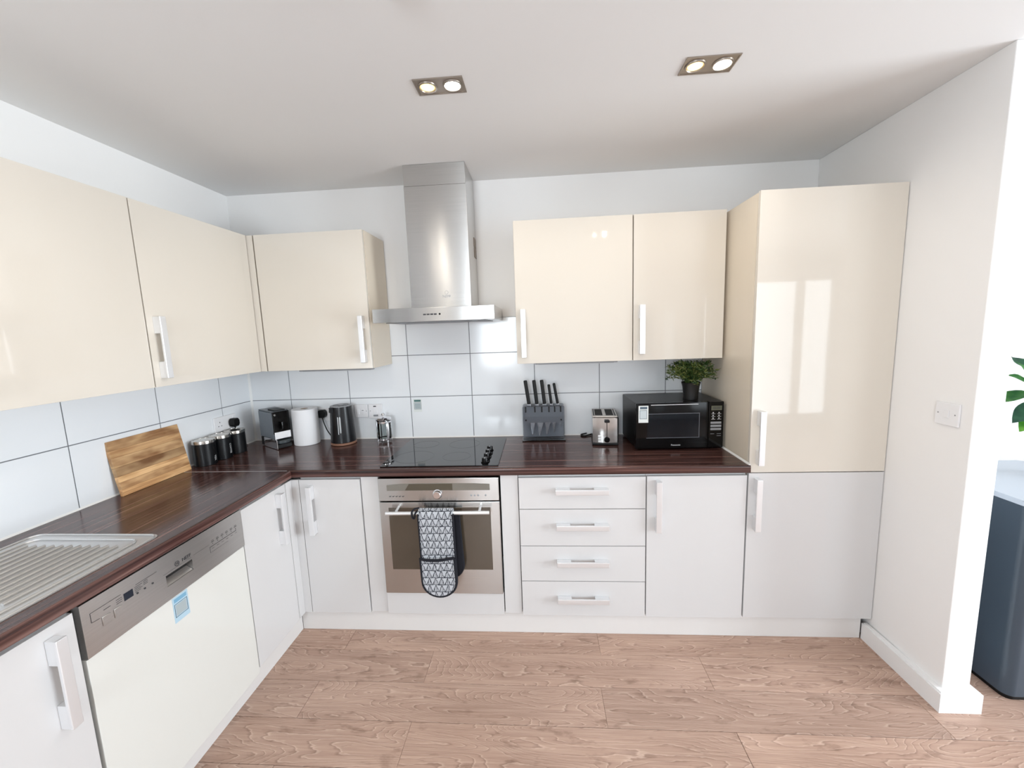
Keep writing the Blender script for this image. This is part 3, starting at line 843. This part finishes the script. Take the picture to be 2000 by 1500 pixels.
def plug_local(t, cable):
    b = nb(); pr_ = [(-0.025, -0.012), (-0.016, -0.026), (0.016, -0.026), (0.025, -0.012), (0.025, 0.010), (0.015, 0.024), (-0.015, 0.024), (-0.025, 0.010)]
    prism(b, pr_, 'y', -0.034, 0.0)
    bmesh.ops.bevel(b, geom=b.edges[:], offset=0.003, segments=1, affect='EDGES'); part('body', b, black_mt, t, True)
    part('cable', tube(nb(), chain(cable, 6), [0.0075, 0.0065, 0.0055] + [0.0035] * (len(chain(cable, 6)) - 3), 8), black_mt, t, True)


pg = thing('plug', 'black plug with a hanging cable left of the kettle', 'plug', (0.487, -0.0125, 1.088))
plug_local(pg, [(0, -0.018, -0.024), (0.005, -0.02, -0.05), (0.022, -0.022, -0.100), (0.042, -0.018, -0.140), (0.06, -0.012, -0.172)])
# double socket on the left wall
ds = thing('double_socket', 'white double wall socket on the left wall above the canisters', 'socket', (0, -0.245, 1.045))
part('plate', box(nb(), 0.0004, 0.009, -0.328, -0.160, 1.045, 1.130, 0.003, 2), white_pl, ds)
for y in (-0.288, -0.200):
    part('rocker', box(nb(), 0.0091, 0.0115, y + 0.012, y + 0.024, 1.104, 1.120, 0.0008), white_pl, ds)
b = nb()
for dy, dz, w, h in ((0, 0.016, 0.004, 0.008), (-0.011, -0.006, 0.007, 0.004), (0.011, -0.006, 0.007, 0.004)): box(b, 0.0089, 0.0093, -0.288 + dy - w / 2, -0.288 + dy + w / 2, 1.083 + dz - h / 2, 1.083 + dz + h / 2)
part('pin_hole', b, text_dk, ds)
pg2 = thing('plug', 'black plug in the left wall socket above the rearmost canister', 'plug', (0.0125, -0.203, 1.082), PI / 2)
plug_local(pg2, [(0, -0.018, -0.024), (0.003, -0.02, -0.05), (0.010, -0.012, -0.10), (0.02, -0.008, -0.15), (0.05, -0.008, -0.165), (0.09, -0.010, -0.166)])
sw = thing('light_switch', 'white single light switch on the right-hand wall', 'switch', (3.463, -0.838, 1.15))
part('plate', box(nb(), 3.4535, 3.4625, -0.885, -0.793, 1.148, 1.236, 0.003, 2), white_pl, sw)
part('rocker', box(nb(), 3.4505, 3.4534, -0.850, -0.830, 1.178, 1.208, 0.001), white_pl, sw)
for y in (-0.872, -0.806): part('screw', lathe(nb(), [(0.0028, 0.0), (0.0028, 0.0006)], 3.4529, y, 10, 1.193, 'x'), grey_pl, sw)

# ---------------------------------------------------------------- things on the worktop
Z = ZT + 0.0005
# chopping board: bottom edge stands away from the wall, top edge leans on it
cb = thing('chopping_board', 'wooden chopping board leaning on the left wall tiles', 'chopping board', (0.052, -0.733, Z))
LB, HB, TB = 0.348, 0.247, 0.018
lean = math.atan2(-0.046, HB)
def on_board(co):
    y, z, t = co     # along, up, out of the face
    return Vector((math.sin(lean) * z + math.cos(lean) * t - 0.0, y, math.cos(lean) * z - math.sin(lean) * t))
zz = [0, 0.030, 0.062, 0.088, 0.128, 0.172, 0.205, HB]
for a, b_, acacia in zip(zz, zz[1:], acacias):
    bm = nb(); box(bm, -LB / 2, LB / 2, -TB, 0.0, a + 0.0002, b_ - 0.0002, 0.0007)
    for v in bm.verts:
        c = v.co.copy(); p = on_board((c.x, c.z, c.y)); v.co = p
    # keep the grain axes: store the strip lying along its own x
    o = part('strip', bm, acacia, cb, True)
    R = Matrix.Rotation(PI / 2, 4, 'Z'); o.data.transform(R.inverted()); o.rotation_euler = (0, 0, PI / 2)

# canisters
can_m = mat('black_canister', srgb(12, 14, 17), 0.34, Specular_IOR_Level=0.35)
lid_m = steel('lid_steel', srgb(200, 196, 190), 'x', 0.22)
def canister(label, x, y, word):
    t = thing('canister', label, 'canister', (x, y, Z), 0, 'black kitchen canisters')
    part('body', lathe(nb(), [(0.0505, 0), (0.052, 0.002), (0.052, 0.120)], x, y, 40, Z), can_m, t)
    ld = part('lid', lathe(nb(), [(0.0535, 0.1203), (0.0535, 0.134), (0.052, 0.1365), (0.046, 0.1372), (0.046, 0.1362), (0.004, 0.1362)], x, y, 40, Z), lid_m, t)
    if word:
        a0 = 0.10; b = nb(); text_bm(b, word, 0.0165, (x + 0.0522 * math.cos(a0), y + 0.0522 * math.sin(a0), Z + (0.035 if word == 'TEA' else 0.055)), (0, 0, -1), (-math.sin(a0), math.cos(a0), 0), 0.0003)
        part('lettering', b, text_lt, t)
    return t


canister('black canister with a steel lid lettered TEA, nearest the chopping board', 0.064, -0.478, 'TEA')
canister('black canister with a steel lid lettered COFFEE, middle of the three', 0.066, -0.368, 'COFFEE')
canister('black canister with a steel lid nearest the coffee machine', 0.068, -0.258, '')

# coffee machine, turned 48 degrees in the corner: own -y is its front
cm = thing('coffee_machine', 'grey and black capsule coffee machine in the worktop corner', 'coffee machine', (0.236, -0.130, Z), math.radians(57))
cm_side = mat('machine_grey', srgb(112, 120, 128), 0.35)
part('body', box(nb(), -0.050, 0.050, -0.080, 0.105, 0.06, 0.222, 0.006, 3), cm_side, cm, True)
part('rear_column', box(nb(), -0.048, 0.048, 0.030, 0.104, 0.004, 0.0595, 0.003, 1), black_mt, cm, True)
part('top_cover', box(nb(), -0.0495, 0.0495, -0.078, 0.100, 0.2223, 0.230, 0.003, 2), mat('machine_dark_grey', srgb(70, 76, 82), 0.3), cm, True)
lv = part('lever', box(nb(), -0.030, 0.030, -0.085, 0.010, 0.2303, 0.2365, 0.002, 2), black_mt, cm, True)
part('front_panel', box(nb(), -0.0485, 0.0485, -0.0905, -0.0805, 0.090, 0.226, 0.003, 2), black_gl, cm, True)
part('spout', box(nb(), -0.012, 0.012, -0.115, -0.0908, 0.120, 0.165, 0.003, 2), black_gl, cm, True)
part('button', lathe(nb(), [(0.007, 0), (0.006, 0.0015)], -0.034, -0.0907, 16, 0.207, 'y'), chrome, cm, True)
part('label', box(nb(), -0.046, 0.046, -0.0925, -0.0908, 0.060, 0.1015, 0.0006), white_pl, cm, True, label='white paper label')
part('side_rail', box(nb(), -0.0495, -0.0445, -0.115, 0.060, 0.002, 0.0595, 0.001), chrome, cm, True)
part('cup_stand', lathe(nb(), [(0.040, 0.030), (0.044, 0.034), (0.044, 0.048), (0.040, 0.050)], 0, -0.075, 28), mat('machine_tray', srgb(58, 66, 70), 0.35), cm, True)
part('drip_tray', box(nb(), -0.042, 0.042, -0.105, 0.019, 0.002, 0.029, 0.003, 1), black_mt, cm, True)
part('water_tank', box(nb(), -0.044, 0.044, 0.1055, 0.118, 0.06, 0.215, 0.004, 2), jug_glass, cm, True)
part('handle', tube(nb(), chain([(0.0505, 0.0, 0.165), (0.068, -0.008, 0.150), (0.072, -0.010, 0.115), (0.060, -0.004, 0.085), (0.0505, 0.0, 0.078)], 5), 0.004, 8), black_mt, cm, True)

# kitchen roll
kr = thing('kitchen_roll', 'white kitchen roll standing between the coffee machine and the kettle', 'kitchen roll', (0.405, -0.085, Z))
def paper():
    m = mat('paper_towel', srgb(238, 239, 242), 0.95); v = nd(m, 'ShaderNodeTexVoronoi'); v.inputs['Scale'].default_value = 120; lk(m, coords(m), v.inputs['Vector']); bump(m, v.outputs['Distance'], 0.25, 0.001); return m
pap = paper()
part('paper', lathe(nb(), [(0.073, 0), (0.0755, 0.004), (0.0755, 0.218), (0.073, 0.223), (0.0225, 0.2235), (0.0225, 0.0)], 0.405, -0.085, 48, Z, 'z', False, False), pap, kr)
part('core', lathe(nb(), [(0.0222, 0), (0.0222, 0.2225), (0.0205, 0.2225), (0.0205, 0.001)], 0.405, -0.085, 32, Z, 'z', False, False), mat('cardboard', srgb(168, 148, 126), 0.9), kr)
part('loose_sheet', prism(nb(), [(0.405 + 0.0765 * math.cos(a), -0.085 + 0.0765 * math.sin(a)) for a in [-0.2 - 0.1 * k for k in range(12)]] + [(0.405 + 0.0758 * math.cos(a), -0.085 + 0.0758 * math.sin(a)) for a in [-0.2 - 0.1 * k for k in range(11, -1, -1)]], 'z', Z + 0.003, Z + 0.219), pap, kr)

# kettle
kx, ky = 0.651, -0.100
kt = thing('kettle', 'tall matt black electric kettle with a copper coloured base ring', 'kettle', (kx, ky, Z))
kbm = mat('kettle_black', srgb(11, 12, 16), 0.30, Specular_IOR_Level=0.4)
part('power_base', lathe(nb(), [(0.072, 0), (0.0765, 0.003), (0.0765, 0.013), (0.074, 0.015)], kx, ky, 44, Z), mat('copper_wood', srgb(138, 100, 80), 0.4), kt)
part('body', lathe(nb(), [(0.0735, 0.0155), (0.0745, 0.019), (0.0635, 0.232), (0.0625, 0.237)], kx, ky, 48, Z, 'z', True, True), kbm, kt)
part('rim', lathe(nb(), [(0.0625, 0.2372), (0.0615, 0.2405), (0.050, 0.2420), (0.046, 0.2405)], kx, ky, 40, Z, 'z', False, False), grey_pl, kt)
ld = part('lid', lathe(nb(), [(0.0460, 0.2373), (0.0455, 0.2395), (0.020, 0.2415)], kx, ky, 40, Z), black_gl, kt)
part('lid_button', lathe(nb(), [(0.0185, 0.2418), (0.0165, 0.2455), (0.010, 0.2465)], kx, ky, 28, Z), grey_pl, ld)
def on_kettle(a, z, off=0.0):
    r = 0.0745 + (0.0635 - 0.0745) * (z - 0.019) / 0.213 + off; return (kx + r * math.cos(a), ky + r * math.sin(a), Z + z)
gm = mat('gauge_clear', srgb(176, 180, 182), 0.25)
b = nb(); tube(b, [on_kettle(-1.29, z, -0.0005) for z in (0.078, 0.085, 0.13, 0.17, 0.180)], [0.002, 0.0052, 0.0052, 0.0052, 0.002], 10); part('water_gauge', b, gm, kt)
b = nb(); tube(b, [on_kettle(-1.46, z, -0.0005) for z in (0.072, 0.08, 0.13, 0.17, 0.178)], 0.0022, 8); part('gauge_trim', b, alu, kt)
b = nb(); tube(b, chain([(kx - 0.027, ky + 0.055, Z + 0.205), (kx - 0.037, ky + 0.078, Z + 0.200), (kx - 0.039, ky + 0.084, Z + 0.15), (kx - 0.037, ky + 0.080, Z + 0.06), (kx - 0.031, ky + 0.064, Z + 0.05)], 6), 0.009, 10); part('handle', b, kbm, kt)
b = nb(); prism(b, [(-0.014, 0.205), (0.014, 0.205), (0.010, 0.236), (-0.010, 0.236)], 'y', -0.0, 0.016)
sp = Matrix.Rotation(math.radians(-150), 4, 'Z'); bmesh.ops.translate(b, verts=b.verts[:], vec=(0, 0.058, 0)); bmesh.ops.transform(b, matrix=Matrix.Rotation(math.radians(150), 4, 'Z'), verts=b.verts[:]); bmesh.ops.translate(b, verts=b.verts[:], vec=(kx, ky, Z)); part('spout', b, kbm, kt)

# cafetiere
px, py = 0.907, -0.082
cf = thing('cafetiere', 'glass and chrome cafetiere between the kettle and the hob', 'cafetiere', (px, py, Z))
part('beaker', lathe(nb(), [(0.040, 0.012), (0.0425, 0.016), (0.0425, 0.140), (0.0405, 0.140), (0.0405, 0.018), (0.038, 0.0145)], px, py, 36, Z, 'z', True, True), jug_glass, cf)
part('base_ring', lathe(nb(), [(0.0445, 0.016), (0.0445, 0.026), (0.0432, 0.026), (0.0432, 0.016)], px, py, 36, Z, 'z', False, False), chrome, cf)
part('top_band', lathe(nb(), [(0.0445, 0.124), (0.0445, 0.134), (0.0432, 0.134), (0.0432, 0.124)], px, py, 36, Z, 'z', False, False), chrome, cf)
for k in range(4):
    a = PI / 4 + k * PI / 2; x, y = px + 0.0455 * math.cos(a), py + 0.0455 * math.sin(a)
    part('leg', box(nb(), x - 0.0045, x + 0.0045, y - 0.0012, y + 0.0012, Z + 0.0, Z + 0.138, 0.0004, 1, Matrix.Rotation(a + PI / 2, 3, 'Z')), chrome, cf)
lid = part('lid', lathe(nb(), [(0.0475, 0.1408), (0.0480, 0.146), (0.040, 0.155), (0.012, 0.159)], px, py, 36, Z), chrome, cf)
part('plunger_knob', lathe(nb(), [(0.003, 0.159), (0.003, 0.166), (0.010, 0.169), (0.0115, 0.175), (0.008, 0.181)], px, py, 20, Z), chrome, lid)
part('plunger', lathe(nb(), [(0.0395, 0.120), (0.0395, 0.124), (0.003, 0.1245)], px, py, 30, Z), chrome, cf)
part('plunger_rod', tube(nb(), [(px, py, Z + 0.1246), (px, py, Z + 0.139)], 0.0025, 8), chrome, cf)
ha = math.radians(-50); hx, hy = math.cos(ha), math.sin(ha)
b = nb(); tube(b, chain([(px + hx * 0.046, py + hy * 0.046, Z + 0.130), (px + hx * 0.070, py + hy * 0.070, Z + 0.128), (px + hx * 0.076, py + hy * 0.076, Z + 0.10), (px + hx * 0.074, py + hy * 0.074, Z + 0.06), (px + hx * 0.060, py + hy * 0.060, Z + 0.030), (px + hx * 0.047, py + hy * 0.047, Z + 0.024)], 6), 0.0062, 10); part('handle', b, mat('chrome_white', srgb(232, 234, 238), 0.2, 0.6), cf)

# knife block of smoked acrylic and its five knives
kb = thing('knife_block', 'smoked clear knife block on the worktop right of the hob', 'knife block', (1.899, -0.085, Z))
FX0, FX1, FY, KH = 1.774, 2.025, -0.128, 0.213
for nm, y0 in (('front_panel', FY), ('back_panel', FY + 0.076)):
    b = nb(); prism(b, rrect(FX0, FX1, Z + 0.008, Z + KH, 0.012, 4), 'y', y0, y0 + 0.004); part(nm, b, smoke_gl, kb)
part('base', box(nb(), FX0 - 0.004, FX1 + 0.004, FY - 0.008, FY + 0.090, Z, Z + 0.0078, 0.002, 2), smoke_gl, kb)
core_m = mat('grey_slot_core', srgb(150, 154, 162), 0.5)
part('slot_divider', box(nb(), FX0 + 0.004, FX1 - 0.004, FY + 0.0046, FY + 0.008, Z + 0.110, Z + KH - 0.006, 0.0005), core_m, kb)
part('slot_divider', box(nb(), FX0 + 0.004, FX1 - 0.004, FY + 0.066, FY + 0.0755, Z + 0.009, Z + KH - 0.006, 0.0005), core_m, kb)
slots = [1.795, 1.850, 1.891, 1.933, 1.967, 2.002]
for sx in slots: part('slot', box(nb(), sx - 0.0038, sx + 0.0038, FY - 0.0008, FY - 0.0001, Z + KH - 0.038, Z + KH - 0.004), black_mt, kb)
for sx in (FX0 + 0.021, FX1 - 0.021): part('bolt', lathe(nb(), [(0.0055, 0), (0.0048, 0.0025)], sx, FY - 0.0002, 14, Z + 0.128, 'y'), black_mt, kb)
blade_m = mat('blade_steel', srgb(196, 198, 202), 0.2, 1.0)
for i, (sx, hl, bl, bw, w, tilt, lab) in enumerate((
        (1.815, 0.148, 0.192, 0.034, 0.0215, -0.13, 'black handled kitchen knife in the leftmost slot of the knife block'),
        (1.862, 0.148, 0.194, 0.040, 0.0215, -0.10, 'black handled kitchen knife second from left in the block'),
        (1.908, 0.148, 0.190, 0.036, 0.0215, -0.10, 'black handled kitchen knife in the middle of the block'),
        (1.948, 0.120, 0.178, 0.026, 0.0165, -0.11, 'short black handled kitchen knife second from right in the block'),
        (1.986, 0.128, 0.140, 0.020, 0.0165, -0.16, 'slim black handled kitchen knife at the right end of the block'))):
    kf = thing('kitchen_knife', lab, 'knife', (sx, FY + 0.038, Z + KH + 0.003), 0, 'knives in the block')
    R = Matrix.Rotation(tilt, 3, 'Y')
    b = nb(); box(b, -w / 2, w / 2, -0.0085, 0.0085, 0.002, hl, 0.0055, 3)
    for v in b.verts: v.co = R @ (v.co + Vector((0.004 * math.sin(v.co.z / hl * PI), 0, 0)))
    part('handle', b, black_mt, kf, True)
    b = nb(); prism(b, [(-w / 2 - 0.001, 0.0018), (w / 2 + 0.001, 0.0018), (w / 2 + 0.001, -0.012), (-w / 2 - 0.001, -0.012)], 'y', -0.004, 0.004)
    for v in b.verts: v.co = R @ v.co
    part('bolster', b, blade_m, kf, True)
    b = nb(); prism(b, [(-w / 2, -0.0122), (-w / 2 + bw, -0.0122), (-w / 2 + bw, -0.04), (-w / 2 + bw * 0.9, -bl * 0.6), (-w / 2 + 0.004, -bl), (-w / 2, -bl * 0.97)], 'y', -0.0010, 0.0010)
    Rb = Matrix.Rotation(tilt * 0.9, 3, 'Y')
    for v in b.verts: v.co = R @ v.co
    part('blade', b, blade_m, kf, True)

# toaster: own -y is the end with the lever
ts = thing('toaster', 'two-slot polished steel toaster end-on beside the microwave', 'toaster', (2.2545, -0.130, Z), -0.10)
W2, D2 = 0.072, 0.108
def bow(x0, x1, y0, y1, z0, z1, bulge, n=10):
    bm = nb(); pl = [(x0 + (x1 - x0) * k / n, y0 - bulge * math.sin(PI * k / n)) for k in range(n + 1)] + [(x1 - (x1 - x0) * k / n, y1 + bulge * math.sin(PI * k / n)) for k in range(n + 1)]
    prism(bm, pl, 'z', z0, z1)
    bmesh.ops.bevel(bm, geom=[e for e in bm.edges if all(v.co.z > z1 - 1e-4 for v in e.verts)], offset=0.005, segments=3, affect='EDGES'); return bm
part('base', box(nb(), -W2, W2, -D2 - 0.006, D2, 0.0, 0.0148, 0.004, 2), black_mt, ts, True)
part('shell', bow(-W2 + 0.003, W2 - 0.006, -D2 + 0.004, D2 - 0.004, 0.015, 0.158, 0.010), toast_s, ts, True)
part('side_panel', box(nb(), W2 - 0.0058, W2 + 0.002, -D2 + 0.004, D2 - 0.004, 0.015, 0.160, 0.003, 2), black_mt, ts, True)
tp = part('top_plate', box(nb(), -W2 + 0.001, W2 - 0.004, -D2 + 0.002, D2 - 0.004, 0.1585, 0.168, 0.004, 2), mat('satin_steel', srgb(196, 190, 184), 0.3, 0.9), ts, True)
for sx in (-0.034, 0.026):
    s = part('slot', box(nb(), sx - 0.021, sx + 0.021, -D2 + 0.022, D2 - 0.022, 0.1676, 0.1684), dark_gap, tp, True)
for sx in (-0.062, 0.055): part('slot_trim', box(nb(), sx - 0.004, sx + 0.004, -D2 + 0.016, D2 - 0.016, 0.1678, 0.1686), black_mt, tp, True)
part('lever_slot', box(nb(), 0.007, 0.0105, -D2 - 0.0068, -D2 - 0.002, 0.050, 0.135), dark_gap, ts, True)
part('lever', box(nb(), -0.006, 0.0235, -D2 - 0.024, -D2 - 0.0069, 0.134, 0.148, 0.004, 2), black_mt, ts, True)
part('dial', lathe(nb(), [(0.0165, 0), (0.0160, 0.006), (0.013, 0.012)], 0.0088, -D2 - 0.0066, 28, 0.034, 'y'), black_gl, ts, True)
for k in range(3): part('button', box(nb(), -0.040, -0.020, -D2 - 0.0090, -D2 - 0.0030, 0.019 + k * 0.0150, 0.0285 + k * 0.0150, 0.0015, 2), white_pl, ts, True)
part('cable', tube(nb(), chain([(-0.060, D2 + 0.0025, 0.010), (-0.080, D2 - 0.006, 0.006), (-0.118, D2 - 0.04, 0.005), (-0.135, D2 - 0.012, 0.006), (-0.122, D2 + 0.000, 0.008), (-0.10, D2 + 0.003, 0.012)], 7), 0.0042, 8), black_mt, ts, True)

# microwave: own -y is the front
mw = thing('microwave', 'black microwave oven in the corner beside the tall cabinet', 'microwave', (2.6135, -0.345, Z), 0.018)
MH, MWd, MD = 0.256, 0.227, 0.318
mb = mat('microwave_shell', srgb(12, 12, 13), 0.35, Specular_IOR_Level=0.3)
part('shell', box(nb(), -MWd, MWd, 0.022, MD, 0.010, MH, 0.004, 2), mb, mw, True)
for fx in (-0.19, 0.19):
    for fy in (0.06, 0.28): part('foot', lathe(nb(), [(0.012, 0), (0.012, 0.0098)], fx, fy, 14), black_mt, mw, True)
md = part('door', box(nb(), -MWd, 0.148, 0.0, 0.0218, 0.008, MH, 0.004, 2), black_gl, mw, True)
part('window', box(nb(), -0.168, 0.098, -0.0010, 0.001, 0.070, 0.196, 0.0003), mat('microwave_window', srgb(12, 19, 26), 0.05, Specular_IOR_Level=0.3), md, True)
b = nb()
for a in ((-0.172, 0.104, 0.196, 0.199), (-0.172, 0.104, 0.066, 0.069)): box(b, a[0], a[1], -0.0013, 0.0, a[2], a[3])
box(b, 0.100, 0.103, -0.0013, 0.0, 0.069, 0.196)
part('window_line', b, mat('window_line', srgb(90, 92, 100), 0.4), md, True)
part('top_trim', box(nb(), -0.15, 0.095, -0.002, 0.0005, MH - 0.0125, MH - 0.0095, 0.0006), alu, md, True)
b = nb(); text_bm(b, 'Panasonic', 0.0125, (-0.018, -0.0006, 0.027)); part('lettering', b, text_lt, md, True)
pn = part('control_panel', box(nb(), 0.1495, MWd, 0.0, 0.0218, 0.008, MH, 0.004, 2), black_gl, mw, True)
part('display', box(nb(), 0.162, 0.216, -0.0012, 0.001, 0.210, 0.234, 0.0003), mat('lcd_display', srgb(96, 98, 84), 0.2), pn, True)
b = nb(); text_bm(b, '88:88', 0.017, (0.189, -0.0014, 0.222), depth=0.0001); part('digits', b, text_dk, pn, True)
b = nb()
for r in range(3):
    for c in range(2):
        x = 0.172 + c * 0.030; z = 0.196 - r * 0.0145
        box(b, x - 0.009, x + 0.011, -0.0008, 0.0, z - 0.006, z - 0.0045); box(b, x - 0.003, x + 0.003, -0.0008, 0.0, z - 0.002, z + 0.004)
part('print', b, text_lt, pn, True)
for r in range(3):
    part('button', box(nb(), 0.160, 0.2145, -0.0015, 0.0005, 0.1375 - r * 0.017, 0.1490 - r * 0.017, 0.0005), grey_pl, pn, True)
b = nb()
for x0, x1, z in ((0.160, 0.180, 0.083), (0.193, 0.2145, 0.083), (0.193, 0.2145, 0.072)): box(b, x0, x1, -0.0008, 0.0, z, z + 0.0018)
part('print', b, grey_pl, pn, True)
# its paper sticker
def loc_stick(parent, x0, x1, z0, z1):
    s = part('sticker', box(nb(), x0, x1, -0.0018, -0.0002, z0, z1), paper_w, parent, True, label='white paper sticker')
    w, h = x1 - x0, z1 - z0
    for nm, bx, m_ in (('header', (x0 + w * .15, x1 - w * .12, z1 - h * .20, z1 - h * .06), grey_blue), ('frame', (x0 + w * .12, x1 - w * .14, z0 + h * .22, z1 - h * .26), grey_blue), ('field', (x0 + w * .16, x1 - w * .18, z0 + h * .245, z1 - h * .285), mat('sticker_field', srgb(196, 204, 208), 0.5))):
        d_ = 0.0003 if nm == 'field' else 0.0
        o = bpy.data.objects.new(nm, None)
        bpy.data.objects.remove(o)
        part(nm, box(nb(), bx[0], bx[1], -0.0022 - d_, -0.0017, bx[2], bx[3]), m_, md, True)
loc_stick(md, -0.214, -0.163, 0.152, 0.243)

# plant on the microwave
MT = Z + MH + 0.0005
pp = thing('potted_plant', 'bushy green plant in a small black pot on top of the microwave', 'plant', (2.700, -0.255, MT))
part('pot', lathe(nb(), [(0.037, 0), (0.038, 0.002), (0.0385, 0.030), (0.043, 0.070), (0.0495, 0.094), (0.0475, 0.094), (0.041, 0.070), (0.0, 0.066)], 2.700, -0.255, 32, MT, 'z', True, False), mat('black_pot', srgb(8, 7, 7), 0.5), pp)
part('soil', lathe(nb(), [(0.039, 0.0), (0.020, 0.004)], 2.700, -0.255, 24, MT + 0.0725), mat('soil', srgb(52, 40, 32), 0.95), pp)
leaf1 = leaf_mat('leaf_green', srgb(22, 56, 20), srgb(72, 94, 40)); leaf2 = leaf_mat('leaf_olive', srgb(78, 92, 40), srgb(122, 128, 70))
def leaf_quad(bm, p, d, n, L, w):
    s = d.cross(n).normalized() * w
    a = [bm.verts.new(p), bm.verts.new(p + d * L * 0.45 + s + n * 0.0015), bm.verts.new(p + d * L * 0.45 - n * 0.0015), bm.verts.new(p + d * L * 0.45 - s + n * 0.0015), bm.verts.new(p + d * L - n * 0.004)]
    for f in ((0, 1, 2), (0, 2, 3), (1, 4, 2), (2, 4, 3)): bm.faces.new([a[i] for i in f])
bst, bl1, bl2 = nb(), nb(), nb()
base = Vector((2.700, -0.255, MT + 0.075))
for i in range(110):
    a = random.uniform(0, 2 * PI); e = random.uniform(0.0, 1.0) ** 0.6
    R_ = 0.128 * e; topz = MT + 0.212 - 0.10 * e ** 3 * random.random() - random.uniform(0, 0.05)
    tip = Vector((base.x + R_ * math.cos(a), base.y + R_ * math.sin(a), topz)); st = base + Vector((0.02 * math.cos(a), 0.02 * math.sin(a), 0))
    mid = (st + tip) / 2 + Vector((0, 0, 0.022 * e)) - Vector((math.cos(a), math.sin(a), 0)) * 0.012
    pts = chain([st, mid, tip], 5); tube(bst, pts, 0.0009, 4, False)
    for k in range(3, len(pts)):
        for s in range(3):
            d = ((pts[k] - pts[k - 1]).normalized() * 0.6 + Vector((random.uniform(-1, 1), random.uniform(-1, 1), random.uniform(-0.5, 0.8)))).normalized()
            n = d.cross(Vector((random.uniform(-1, 1), random.uniform(-1, 1), 0.3))).normalized()
            q = pts[k] + d * 0.026
            if q.z > UZ0 - 0.008 or q.x > 2.852 or q.y > -0.012: continue
            leaf_quad(bl2 if (random.random() < 0.15 + 0.4 * e) else bl1, pts[k], d, n, random.uniform(0.018, 0.028), random.uniform(0.0028, 0.0042))
for nm, bb_, m_ in (('stems', bst, leaf1), ('foliage', bl1, leaf1), ('foliage', bl2, leaf2)):
    o = part(nm, bb_, m_, pp); o['kind'] = 'stuff'

# ---------------------------------------------------------------- beyond the partition
slate = mat('slate_lacquer', srgb(62, 74, 86), 0.28)
fc = thing('floor_cabinet', 'dark slate grey cabinet with a pale top behind the end of the white wall', 'cabinet', (4.0, -0.64, 0))
b = nb(); prism(b, rrect(3.746, 4.26, -0.893, -0.395, 0.035, 6), 'z', 0.022, 0.826); part('body', b, slate, fc)
b = nb(); prism(b, rrect(3.756, 4.25, -0.883, -0.405, 0.03, 6), 'z', 0.0, 0.0215); part('base', b, black_mt, fc)
b = nb(); prism(b, rrect(3.743, 4.263, -0.896, -0.392, 0.036, 6), 'z', 0.8265, 0.848)
bmesh.ops.bevel(b, geom=[e for e in b.edges if all(v.co.z > 0.847 for v in e.verts)], offset=0.006, segments=2, affect='EDGES'); part('top', b, mat('pale_grey_top', srgb(182, 190, 200), 0.35), fc, label='pale grey top')
bp_ = thing('leafy_plant', 'large-leaved green plant at the right edge beyond the wall', 'plant', (4.13, -0.62, 0.849))
part('pot', lathe(nb(), [(0.055, 0), (0.06, 0.004), (0.075, 0.11), (0.07, 0.11), (0.065, 0.09), (0.0, 0.088)], 4.13, -0.62, 32, 0.849, 'z', True, False), white_pl, bp_)
lg = leaf_mat('broad_leaf', srgb(34, 104, 48), srgb(84, 150, 70)); lg2 = leaf_mat('broad_leaf_dark', srgb(30, 74, 58), srgb(58, 112, 80)); lg3 = leaf_mat('broad_leaf_bright', srgb(74, 150, 40), srgb(130, 186, 70))
def broad_leaf(p, d, up_, L, w, m_):
    bm = nb(); d = d.normalized(); s = d.cross(up_).normalized(); n = s.cross(d).normalized(); rows = []
    N = 9
    for k in range(N + 1):
        t = k / N; wd = w * math.sin(PI * min(1, t * 0.94 + 0.05)) ** 0.8 * (1 - 0.25 * t); c = p + d * L * t - n * (0.25 * L * t * t)
        rows.append([bm.verts.new(c + s * wd * q + n * (0.18 * wd * abs(q) + 0.004 * math.sin(9 * t + q))) for q in (-1, -0.5, 0, 0.5, 1)])
    for a, b_ in zip(rows, rows[1:]):
        for i in range(4): bm.faces.new((a[i], a[i + 1], b_[i + 1], b_[i]))
    bmesh.ops.solidify(bm, geom=bm.faces[:], thickness=0.0012); return part('leaf', bm, m_, bp_)
bs = nb(); P0 = Vector((4.13, -0.62, 0.94))
for tip, d, L, w, m_ in (((4.035, -0.66, 1.245), (-1, -0.1, 0.75), 0.15, 0.040, lg), ((4.05, -0.63, 1.235), (-0.45, -0.1, 1.0), 0.15, 0.042, lg), ((4.055, -0.60, 1.22), (-1, 0.0, -0.05), 0.15, 0.036, lg),
                       ((4.03, -0.67, 1.195), (-1, -0.05, -0.65), 0.125, 0.042, lg2), ((4.06, -0.65, 1.17), (-0.8, -0.2, -0.7), 0.13, 0.042, lg3), ((4.10, -0.66, 1.16), (-0.9, -0.4, -0.5), 0.13, 0.04, lg3),
                       ((4.18, -0.6, 1.27), (0.7, -0.2, 0.6), 0.16, 0.045, lg), ((4.15, -0.55, 1.28), (0.1, 0.7, 0.7), 0.16, 0.045, lg2), ((4.12, -0.68, 1.27), (0.0, -0.6, 0.8), 0.16, 0.045, lg)):
    tip = Vector(tip) - Vector((0.045, 0, 0)); tube(bs, chain([P0 + (tip - P0) * 0.0 + Vector((0, 0, 0.0)), P0 + (tip - P0) * 0.55 + Vector((0.01, 0, 0.05)), tip], 5), 0.0028, 6)
    broad_leaf(tip, Vector(d), Vector((0, -0.5, 1)), L, w, m_)
part('stems', bs, lg2, bp_)
